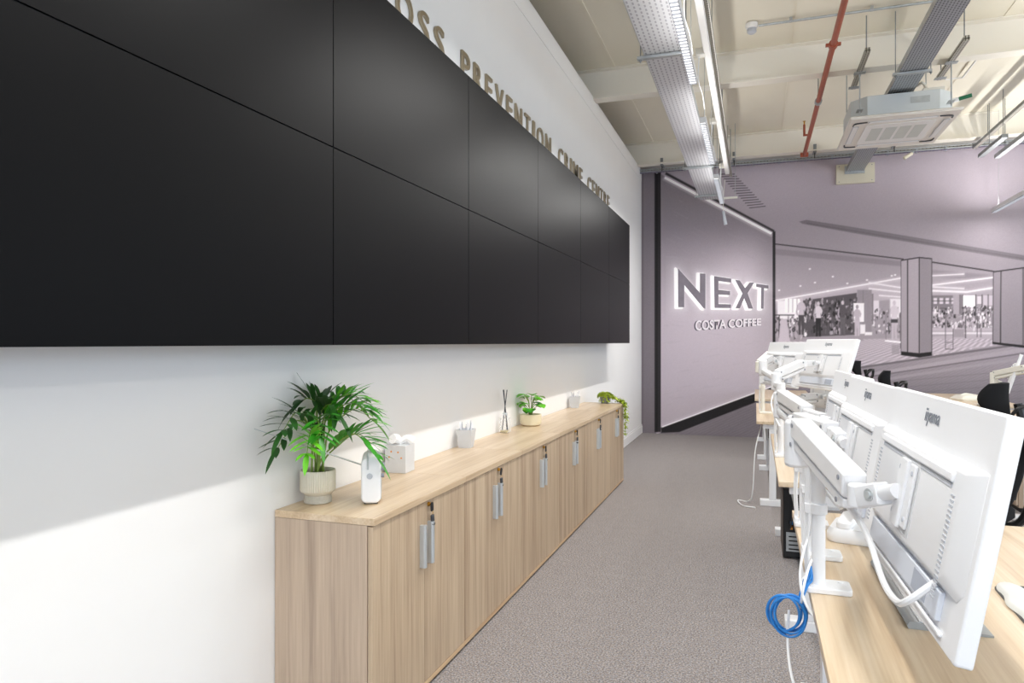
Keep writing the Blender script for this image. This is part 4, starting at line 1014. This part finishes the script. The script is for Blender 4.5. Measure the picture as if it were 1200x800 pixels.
# ---------------------------------------------------------------- chairs
def chair(label, loc, rz, hz=1.16):
    """faces local +x"""
    t = thing('office_chair', label, 'chair', loc, (0, 0, rz), 'black mesh office chairs with headrests')
    dz = hz-1.16
    bm = NB()
    rings(bm, [[Vector((x*k, y*k, z)) for x, y in rrect(.47, .49, .09)] for k, z in ((.9, .43), (1, .445), (1.0, .485), (.9, .51))]); obj('seat', bm, 'fabric', t, sharp=60)
    bm = NB(); n = 12; rs = []
    for i in range(n+1):
        f = i/n; z = .54+(.44+dz)*f; xw = -.235-.05*math.sin(f*2.6)+.03*f*f-.03*f; hw = .225-.05*abs(f-.4)**1.5*2
        rs.append([Vector((xw+.02*math.cos(a)*1 - .05*(1-abs(math.sin(a)))*0 + .045*(math.sin(a)**2), hw*math.sin(a), z)) for a in [2*math.pi*j/20 for j in range(20)]])
    rings(bm, rs); obj('backrest', bm, 'fabric', t, sharp=60)
    bm = NB()
    for s in (-1, 1):
        tube(bm, [(-.215, s*.21, .53), (-.235, s*.235, .70), (-.225, s*.222, .85), (-.215, s*.17, .975+dz)], .013, 8)
    tube(bm, [(-.10, 0, .42), (-.27, 0, .44), (-.335, 0, .56), (-.34, 0, .75), (-.31, 0, .95+dz), (-.285, 0, 1.06+dz)], .020, 8); obj('back_frame', bm, 'blackplastic', t)
    bm = NB(); n = 10; rs = []
    for i in range(n+1):
        f = i/n; z = 1.0+dz+.16*f; th = .042*math.sin(math.pi*(.12+.76*f))+.010
        rs.append([Vector((-.225+.035*math.sin(f*3)+th*math.cos(a)+.028*(math.sin(a)**2)*(1), .152*math.sin(a)*math.sin(math.pi*(.16+.66*f))**.42, z)) for a in [2*math.pi*j/18 for j in range(18)]])
    rings(bm, rs); obj('headrest', bm, 'fabric', t, sharp=70)
    bm = NB(); tube(bm, [(-.29, -.16, 1.00+dz), (-.33, -.17, 1.05+dz), (-.365, -.12, 1.06+dz), (-.37, 0, 1.06+dz), (-.365, .12, 1.06+dz), (-.33, .17, 1.05+dz), (-.29, .16, 1.00+dz)], .009, 8)
    tube(bm, [(-.30, -.05, .95+dz), (-.33, -.07, .95+dz), (-.36, -.11, .99+dz), (-.367, -.12, 1.055+dz)], .009, 8); tube(bm, [(-.30, .05, .95+dz), (-.33, .07, .95+dz), (-.36, .11, .99+dz), (-.367, .12, 1.055+dz)], .009, 8)
    obj('coat_hanger', bm, 'blackplastic', t)
    for s in (-1, 1):
        bm = NB(); tube(bm, [(-.06, s*.22, .43), (-.05, s*.285, .45), (-.05, s*.29, .56), (-.04, s*.285, .625)], .016, 8); ar = obj('armrest', bm, 'blackplastic', t)
        bm = NB(); cbox(bm, (0.0, s*.285, .636), (.25, .08, .028)); obj('arm_pad', bm, 'blackplastic', ar, bevel=.012)
    bm = NB(); cyl(bm, (0, 0, .09), (0, 0, .26), .026, seg=16); cyl(bm, (0, 0, .26), (0, 0, .385), .014, seg=16); cbox(bm, (0, 0, .405), (.26, .16, .05)); obj('gas_column', bm, 'blackplastic', t)
    for i in range(5):
        a = 2*math.pi*i/5+.3; c, s = math.cos(a), math.sin(a)
        bm = NB(); tube(bm, [(0.02*c, .02*s, .115), (.18*c, .18*s, .105), (.30*c, .30*s, .075)], .02, 8, radii=(.024, .015)); lg = obj('leg', bm, 'blackplastic', t)
        bm = NB(); cx, cy = .30*c, .30*s
        for o_ in (-.014, .014): cyl(bm, (cx-s*(o_-.008), cy+c*(o_-.008), .028), (cx-s*(o_+.008), cy+c*(o_+.008), .028), .028, seg=14)
        cyl(bm, (cx, cy, .03), (cx, cy, .08), .008, seg=8); obj('castor', bm, 'blackplastic', lg)
    return t
chair('large black office chair behind the nearest monitor, rounded headrest showing', (1.01, 4.35, 0), R(180-30), 1.16)
chair('black office chair showing its headrest above the nearest monitors, middle of three', (.93, 7.25, 0), R(180-8), 1.11)
chair('black office chair farthest back, headrest beside the turned monitor', (.90, 8.92, 0), R(180-6), 1.16)

# ---------------------------------------------------------------- right-hand bank
pd = thing('drawer_pedestal', 'oak drawer pedestal under the right-hand desk behind the big chair', 'pedestal', (2.30, 6.95, 0))
bm = NB(); box(bm, -.30, .21, -.28, .22, .04, .60); obj('carcass', bm, 'sidewood', pd, bevel=.002)
for i in range(3):
    bm = NB(); box(bm, -.318, -.301, -.275, .215, .06+.18*i, .235+.18*i); dw = obj('drawer', bm, 'sidewood', pd, bevel=.002)
    bm = NB(); cbox(bm, (-.324, -.03, .20+.18*i), (.012, .14, .012)); obj('handle', bm, 'alu', dw)
bm = NB(); box(bm, -.28, .19, -.26, .20, 0, .04); obj('plinth', bm, 'blackframe', pd)
mR = monitor('white-framed monitor at the right edge of the photo, dark screen towards us', (2.66, 7.75, 1.00), R(-8), R(-100), 'white monitors of the right-hand bank', w=.54, h=.33)
mS = monitor('white monitor seen edge-on beside the right-hand arm', (2.00, 6.78, 1.118), R(16), R(-16.5), 'white monitors of the right-hand bank', w=.42, h=.32)
arm('cream-white arm of the right-hand bank above the big black chair', (1.93, 6.92), 1.00, (1.865, 6.80, 1.10), (2.0, 6.50, 1.165), mS, m='warmwhite', group='monitor arms of the right-hand bank')
arm('cream-white arm at the right edge holding the monitor whose screen faces us', (2.50, 8.0), .92, (2.60, 8.02, 1.00), (2.68, 7.92, 1.0), mR, m='warmwhite', attach=tuple(mpt(mR, (-.034, 0, 0))), group='monitor arms of the right-hand bank')
def heap(label, loc, s, rz):
    t = thing('paper_bag', label, 'bag', loc, (0, 0, rz)); bm = NB()
    rings(bm, [[Vector((x*k+ox, y*k, z)) for x, y in rrect(s[0], s[1], .04)] for k, z, ox in ((.96, 0, 0), (1, s[2]*.3, 0), (.86, s[2]*.75, .01), (.6, s[2], -.01))]); obj('bag_body', bm, 'warmwhite', t, sharp=60)
    bm = NB(); tube(bm, [(-s[0]*.3, 0, s[2]*.9), (-.02, .01, s[2]*1.15), (s[0]*.3, 0, s[2]*.85)], .012, 8); obj('rolled_edge', bm, 'warmwhite', t)
heap('crumpled cream bag lying on the right-hand desk near the mural', (2.30, 9.30, DH), (.30, .26, .06), .3)
heap('second cream bag on the right-hand desk, just left of the big chair headrest', (2.33, 8.62, DH), (.22, .2, .05), -.4)
# ---------------------------------------------------------------- suspended services
GAL = 'steel'
def area(t, loc, rot, sx, sy, watts, col=LAMP_COL):
    l = bpy.data.lights.new('lamp', 'AREA'); l.shape = 'RECTANGLE'; l.size = sx; l.size_y = sy; l.energy = watts; l.color = col[:3]
    o = bpy.data.objects.new('lamp', l); C.objects.link(o); o.parent = t; o.location = loc; o.rotation_euler = rot; return o
def luminaire(x, y0, y1, z, label, group, wires=True, scale=1.0, up=1.0):
    t = thing('linear_ceiling_light', label, 'ceiling light', (x, (y0+y1)/2, z), group=group); L = (y1-y0)/2
    bm = NB(); box(bm, -.026, .026, -L, L, .006, .052); obj('housing', bm, 'white2', t, bevel=.003)
    bm = NB(); box(bm, -.021, .021, -L+.02, L-.02, .001, .0055); obj('louvre', bm, 'louvre', t)
    bm = NB(); n = int(2*L/.045)
    for i in range(n+1): cbox(bm, (0, -L+.02+(2*L-.04)*i/n, -.003), (.044, .004, .010))
    cbox(bm, (-.023, 0, -.002), (.003, 2*L-.02, .012)); cbox(bm, (.023, 0, -.002), (.003, 2*L-.02, .012))
    obj('louvre_blades', bm, 'grey', t)
    if wires:
        for s in (-1, 1):
            bm = NB(); cyl(bm, (0, s*(L-.2), .052), (0, s*(L-.2), CEIL-z-.01 if wires is True else wires-z), .0022, seg=6); obj('suspension_wire', bm, 'steel', t)
    area(t, (0, 0, -.012), (0, 0, 0), .04, 2*L-.06, DOWN_W*scale*(2*L)/1.3)
    area(t, (0, 0, .060), (math.pi, 0, 0), .04, 2*L-.06, UP_W*scale*up*(2*L)/1.3)
    return t
lab = {0: 'far light by the mural end of the left cable tray', 1: 'middle slim light clipped beside the left cable tray', 2: 'nearest visible slim light beside the left cable tray, grid glowing'}
for i, (a, b) in enumerate(((7.75, 9.15), (5.75, 7.10), (3.50, 4.86), (1.35, 2.75), (-.85, .55), (-3.0, -1.6))):
    luminaire(-.391, a, b, 3.10, lab.get(i, 'slim light of the left run, overhead outside the photo'), 'slim lights along the left cable tray')
for i, (a, b) in enumerate(((9.0, 10.45), (6.9, 8.3), (4.8, 6.2), (2.7, 4.1), (.6, 2.0), (-1.5, -.1), (-3.6, -2.2))):
    luminaire(2.86, a, b, 3.02, 'white suspended light hanging in front of the mural at right' if i == 0 else 'suspended light of the right-hand run, outside the photo', 'suspended lights on the right', scale=.35, up=10)
for i, (a, b) in enumerate(((8.3, 9.7), (5.2, 6.6), (2.1, 3.5), (-1.0, .4), (-3.6, -2.2))):
    luminaire(5.9, a, b, 3.05, 'suspended light of the outermost run, outside the photo', 'suspended lights on the far right', scale=.35, up=10)

def cable_tray(x0, x1, y0, y1, z, label, m, h=.055, braces=(), bm_mat='steel'):
    t = thing('cable_tray', label, 'cable tray', ((x0+x1)/2, 0, z)); w = (x1-x0)/2
    bm = NB(); box(bm, -w, w, y0, y1, 0, .003); obj('perforated_base', bm, m, t)
    for s in (-1, 1):
        bm = NB(); box(bm, s*w-.0015, s*w+.0015, y0, y1, .0, h); box(bm, s*w-.012, s*w+.0015 if s < 0 else s*w+.012, y0, y1, -.002, .0) if False else None
        obj('side_flange', bm, 'steel', t)
    bm = NB(); rr = random.Random(4)
    for k in range(6): 
        x = -w+.03+(2*w-.06)*k/5; tube(bm, [(x+rr.uniform(-.01, .01), y0+(y1-y0)*i/8, .014) for i in range(9)], .009, 6, n=2)
    obj('laid_cables', bm, 'grey', t)
    for y in braces:
        bm = NB(); box(bm, -w-.05, w+.035, y-.020, y+.020, -.024, -.003); b_ = obj('support_channel', bm, 'steel', t, bevel=.002)
        for s in (-1, 1):
            bm = NB(); cyl(bm, (s*(w+.028), y, -.045), (s*(w+.028), y, CEIL-z-.01), .004, seg=8); obj('threaded_rod', bm, 'dsteel', b_)
            bm = NB(); cyl(bm, (s*(w+.028), y, -.034), (s*(w+.028), y, -.024), .011, seg=6); obj('nut', bm, 'dsteel', b_)
    bm = NB()
    for y in [q for q in (y0+3, y0+6, y0+9) if q < y1]: box(bm, -w-.002, w+.002, y-.012, y+.012, -.0022, -.0002)
    obj('joint_plate', bm, 'dsteel', t)
    return t
cable_tray(-.735, -.480, YF+.1, 10.28, 3.38, 'wide bright perforated cable tray running along the left of the ceiling', 'tray', braces=(-1.2, 1.3, 3.4, 4.98, 8.3, 9.95))
cable_tray(1.185, 1.40, YF+.1, 10.69, 3.72, 'grey perforated cable tray running over the air conditioner into the back wall', 'tray2', braces=(-.5, 2.6, 5.15, 6.9))
for (a, b, x, z, nm) in ((YF+.1, 10.2, -.318, 3.66, 'slotted steel channel beside the left lights'), (YF+.1, 10.55, 2.68, 3.87, 'grey steel channel running along the ceiling at far right')):
    t = thing('strut_channel', nm, 'steel channel', (x, 0, z))
    bm = NB(); box(bm, -.021, .021, a, b, 0, .003); obj('slotted_face', bm, 'strut', t)
    bm = NB(); box(bm, -.021, -.018, a, b, .003, .041); box(bm, .018, .021, a, b, .003, .041); obj('channel_sides', bm, 'dsteel', t)
    for y in (-1.2, 1.7, 4.6, 7.5, 10.0):
        bm = NB(); cyl(bm, (0, y, .003), (0, y, CEIL-z-.01), .005, seg=8); obj('threaded_rod', bm, 'dsteel', t)
t = thing('cable_trunking', 'white cable trunking hanging just right of the left lights', 'trunking', (-.345, 0, 3.56))
bm = NB(); box(bm, -.025, .025, YF+.1, 9.6, 0, .05); obj('trunking_body', bm, 'trim', t, bevel=.004)
for y in (1.0, 3.05, 4.4, 5.55, 7.3, 9.2):
    bm = NB(); cbox(bm, (-.05, y, .02), (.07, .07, .05)); cyl(bm, (-.05, y, .045), (.0, y+.02, .085), .008, seg=8); j = obj('plug_box', bm, 'warmwhite', t, bevel=.006)
    bm = NB(); tube(bm, [(-.06, y, .0), (-.075, y+.12, -.14), (-.055, y+.3, -.20), (-.045, y+.38, -.29)], .004, 6); obj('feed_cable', bm, 'cable', t)
    bm = NB(); cyl(bm, (.0, y+.6, .05), (.0, y+.6, CEIL-3.56-.01), .004, seg=6); obj('hanger_rod', bm, 'dsteel', t)
# hanging end of the run
t = thing('hanging_sensor', 'small clear sensor hanging on a cord below the end of the left tray', 'sensor', (-.40, 9.75, 3.17))
bm = NB(); tube(bm, [(.02, 0, .36), (.0, 0, .1), (.0, 0, -.06)], .004, 6); obj('cord', bm, 'warmwhite', t)
bm = NB(); cyl(bm, (0, 0, -.06), (.03, 0, -.24), .018, .024, seg=10); obj('sensor_body', bm, 'grey', t, bevel=.003)
bm = NB(); box(bm, -.05, .18, -.012, .012, .10, .125); obj('cross_bar', bm, 'warmwhite', t)
bm = NB(); cyl(bm, (.15, 0, .125), (.15, 0, 1.09), .004, seg=6); obj('hanger_rod', bm, 'steel', t)

# steel rail along the head of the back wall
t = thing('wall_head_rail', 'galvanised rail and conduit running along the top of the mural', 'rail', (0, 10.62, 3.90))
bm = NB(); box(bm, XL, 6.0, -.02, .02, .0, .041); obj('channel', bm, 'strut', t)
bm = NB(); cyl(bm, (XL, -.05, .012), (6.0, -.05, .012), .011, seg=10); cyl(bm, (XL, -.085, .035), (6.0, -.085, .035), .008, seg=10); obj('conduit', bm, 'steel', t)
bm = NB(); cyl(bm, (XL, -.07, -.012), (6.0, -.07, -.012), .006, seg=8); obj('purple_cable', bm, mat('purple_cable', '#6d6482', .5), t)
for i in range(22):
    x = XL+.25+i*.34; bm = NB(); box(bm, x-.012, x+.012, -.07, -.02, -.022, .045); obj('clip', bm, 'steel', t)
for i, (x, y) in enumerate(((-1.28, 10.45), (-.28, 10.45), (.76, 10.4), (1.72, 10.4))):
    t = thing('beam_clamp', ['steel clamp on the far beam above the left end of the mural', 'steel clamp with a black cap on the far beam beside the left tray end', 'steel clamp on the far beam beside the red pipe', 'steel clamp on the far beam below the air conditioner'][i], 'clamp', (x, y, 3.95), group='beam clamps')
    bm = NB(); box(bm, -.02, .02, -.10, .06, -.016, 0.0); box(bm, -.02, .02, -.11, -.095, -.016, .09); obj('clamp_body', bm, 'dsteel', t, bevel=.002)
    bm = NB(); cyl(bm, (0, -.06, -.09), (0, -.06, .06), .006, seg=8); obj('bolt', bm, 'blackplastic', t)

# red sprinkler pipe
t = thing('sprinkler_pipe', 'red oxide sprinkler pipe running along the ceiling to the back wall', 'pipe', (.627, 0, 3.90))
bm = NB(); cyl(bm, (0, YF+.1, 0), (0, 10.28, 0), .025, seg=18); obj('pipe_run', bm, 'red', t)
for y in (6.55, 8.05):
    bm = NB(); cyl(bm, (0, y-.03, 0), (0, y+.03, 0), .036, seg=18)
    if y < 7:
        for s in (-1, 1): cbox(bm, (s*.045, y, 0), (.03, .03, .022))
    obj('coupling', bm, 'red' if y < 7 else 'steel', t)
for y in (2.0, 5.0, 8.05):
    bm = NB(); cyl(bm, (0, y, .03), (0, y, CEIL-3.90-.01), .005, seg=8); obj('hanger_rod', bm, 'dsteel', t)
bm = NB(); cyl(bm, (-.06, 9.3, .0), (0, 9.3, 0), .012, seg=10); cyl(bm, (-.06, 9.3, -.01), (-.06, 9.3, .13), .014, seg=10); sp = obj('sprinkler_branch', bm, 'red', t)
bm = NB(); cyl(bm, (-.06, 9.3, .13), (-.06, 9.3, .17), .009, seg=10); cyl(bm, (-.06, 9.3, .168), (-.06, 9.3, .172), .018, seg=10); obj('sprinkler_head', bm, 'gold', sp)
bm = NB(); cyl(bm, (-.05, 10.27, 0), (.05, 10.27, 0), .03, seg=14); obj('end_tee', bm, 'red', t)

# conduit and smoke detector on the deck
t = thing('ceiling_conduit', 'thin steel conduit running across the ceiling to the smoke detector', 'conduit', (0, 6.75, 4.235))
bm = NB(); cyl(bm, (.03, 0, 0), (4.5, .0, 0), .011, seg=10); obj('conduit_run', bm, 'steel', t)
for x in (.3, .95, 1.6, 2.3, 3.0):
    bm = NB(); cbox(bm, (x, 0, .012), (.025, .05, .03)); obj('saddle', bm, 'steel', t)
t = thing('smoke_detector', 'small white smoke detector at the end of the ceiling conduit', 'smoke detector', (-.03, 6.75, CEIL-.01))
bm = NB(); lathe(bm, [(.055, 0), (.055, -.03), (.048, -.045)], 24); obj('base', bm, 'trim', t)
bm = NB(); lathe(bm, [(.040, -.045), (.042, -.075), (.026, -.09)], 24); obj('sensing_head', bm, 'grey', t)

# cassette air conditioner
ac = thing('air_conditioner', 'white ceiling cassette air conditioner hung below the cable tray', 'air conditioner', (1.305, 7.83, 3.452))
bm = NB()
rings(bm, [[Vector((x, y, z)) for x, y in rrect(w_, d_, .015, 2)] for w_, d_, z in ((.92, 1.13, .012), (.93, 1.14, .022), (.89, 1.09, .034))]); box(bm, -.455, .455, -.560, .560, 0, .012); obj('fascia', bm, mat('cassette_white', '#ebe6df', .4, var=.006), ac, bevel=.002)
bm = NB(); prism(bm, rrect(.60, .66, .03), Matrix.Translation((0, 0, -.008)), .008); gr = obj('intake_grille', bm, 'trim', ac, bevel=.002)
for i in range(4):
    bm = NB(); box(bm, -.235+.125*i, -.135+.125*i, -.22, .22, -.0095, -.0082); obj('filter_bay', bm, mat('pale_grey_mesh', '#cfd2ce', .6), gr)
for (x, y, a, b) in ((0, -.415, .58, .055), (0, .415, .58, .055), (-.385, 0, .055, .62), (.385, 0, .055, .62)):
    bm = NB(); box(bm, x-a/2, x+a/2, y-b/2, y+b/2, -.0015, -.0002); obj('outlet_slot', bm, 'grey', ac)
    bm = NB(); prism(bm, rrect(a-.012, b-.016, .012), Matrix.Translation((x, y, -.007)), .005); obj('outlet_flap', bm, 'trim', ac)
for sx in (-1, 1):
    for sy in (-1, 1):
        bm = NB(); tube(bm, [(sx*.30, sy*.44, -.004), (sx*.40, sy*.425, -.006), (sx*.415, sy*.35, -.004)], .007, 6); obj('corner_slot', bm, 'darkplastic', ac)
bm = NB(); P8 = [(-.43, -.30), (-.30, -.43), (.30, -.43), (.43, -.30), (.43, .30), (.30, .43), (-.30, .43), (-.43, .30)]
prism(bm, P8, Matrix.Translation((0, 0, .034)), .215); bd = obj('metal_body', bm, mat('galvanised_body', '#cdd2d4', .45, .35, var=.02), ac, bevel=.003)
bm = NB(); box(bm, .06, .22, -.4335, -.431, .14, .20); obj('access_panel', bm, 'steel', bd)
bm = NB(); box(bm, .19, .37, -.30, -.10, .249, .31); tube(bm, [(.24, -.2, .31), (.22, -.22, .36), (.19, -.25, .38), (.16, -.20, .37)], .014, 8); obj('pipe_box', bm, 'warmwhite', bd, bevel=.01)
bm = NB(); cyl(bm, (.43, -.20, .19), (.50, -.22, .20), .02, seg=12); pcn = obj('drain_pipe', bm, 'trim', bd)
bm = NB(); cyl(bm, (.50, -.22, .20), (.60, -.25, .215), .018, seg=12); obj('drain_cap', bm, 'green', pcn)
for sx in (-1, 1):
    for sy in (-1, 1):
        bm = NB(); cyl(bm, (sx*.375, sy*.50, .06), (sx*.375, sy*.50, .445 if sy < 0 else .80), .006, seg=8); hr = obj('hanger_rod', bm, 'steel', ac)
        bm = NB(); box(bm, sx*.375-.025, sx*.375+.025, min(sy*.42, sy*.53), max(sy*.42, sy*.53), .10, .106); obj('bracket', bm, 'steel', hr)
for s in (-1, 1):
    t = thing('strut_hanger', 'short slotted steel strut above the %s side of the air conditioner' % ('left' if s < 0 else 'right'), 'steel strut', (1.305+s*.375, 7.33, 3.905), group='short struts over the air conditioner')
    bm = NB(); box(bm, -.021, .021, -.50, .46, 0, .041); obj('channel', bm, 'strut', t)
    bm = NB(); box(bm, -.0225, .0225, -.50, .46, .012, .020); obj('dark_lip', bm, 'blackplastic', t)
    for y in (0, .40):
        bm = NB(); box(bm, -.05, .05, y-.03, y+.03, -.006, 0); obj('square_washer', bm, 'steel', t)
    bm = NB()
    for y in (-.42, .38): cyl(bm, (0, y, .041), (0, y, .355), .005, seg=8)
    obj('threaded_rod', bm, 'dsteel', t)
t = thing('white_conduit_loop', 'thin white conduit loop on the ceiling right of the air conditioner', 'conduit', (2.05, 8.0, 4.22))
bm = NB(); tube(bm, [(-.30, 0, .0), (.06, 0, 0), (.06, .75, 0), (-.10, .75, 0)], .010, 8, smooth=False); obj('conduit_run', bm, 'trim', t)
# board on the mural where the grey tray ends
t = thing('wall_box', 'cream board on the mural where the grey cable tray enters the wall', 'board', (1.285, YB-.035, 3.695), )
bm = NB(); box(bm, -.225, .255, -.02, .03, -.14, .13); obj('board', bm, 'cream', t, bevel=.003)
bm = NB(); box(bm, -.12, .13, -.035, -.0205, -.01, .10); obj('tray_flange', bm, 'steel', t)
bm = NB()
for x in (-.19, .22):
    for z in (-.11, .10): cyl(bm, (x, -.02, z), (x, -.0215, z), .007, seg=8)
obj('screw', bm, 'midgrey', t)
t = thing('rail_sensor', 'small white sensor bracket under the rail beside the air conditioner', 'sensor', (1.98, 10.50, 3.89))  # sensor head on a bracket, holds no lamp
bm = NB(); cyl(bm, (0, 0, .0), (-.04, -.04, -.05), .012, seg=8); obj('bracket', bm, 'steel', t)
bm = NB(); cyl(bm, (-.03, -.03, -.035), (-.13, -.06, -.10), .024, seg=10); obj('sensor_head', bm, 'cream', t, bevel=.004)
# second cable run at far right
t = thing('cable_trunking', 'grey steel trunking on hanging rods at the far right of the ceiling', 'trunking', (2.80, 0, 3.62))
bm = NB(); box(bm, -.03, .03, 4.0, 10.1, 0, .05); obj('trunking_body', bm, 'steel', t, bevel=.003)
bm = NB(); box(bm, -.20, -.14, 9.2, 10.1, .03, .07); obj('side_run', bm, 'dsteel', t)
for y in (5.0, 7.4, 8.9, 9.8):
    bm = NB(); cyl(bm, (0, y, .05), (0, y, CEIL-3.62-.01), .005, seg=8); cyl(bm, (-.16, y if y > 9.2 else 9.3, .07), (-.16, y if y > 9.2 else 9.3, .6), .004, seg=8); obj('threaded_rod', bm, 'dsteel', t)
bpy.context.view_layer.update()
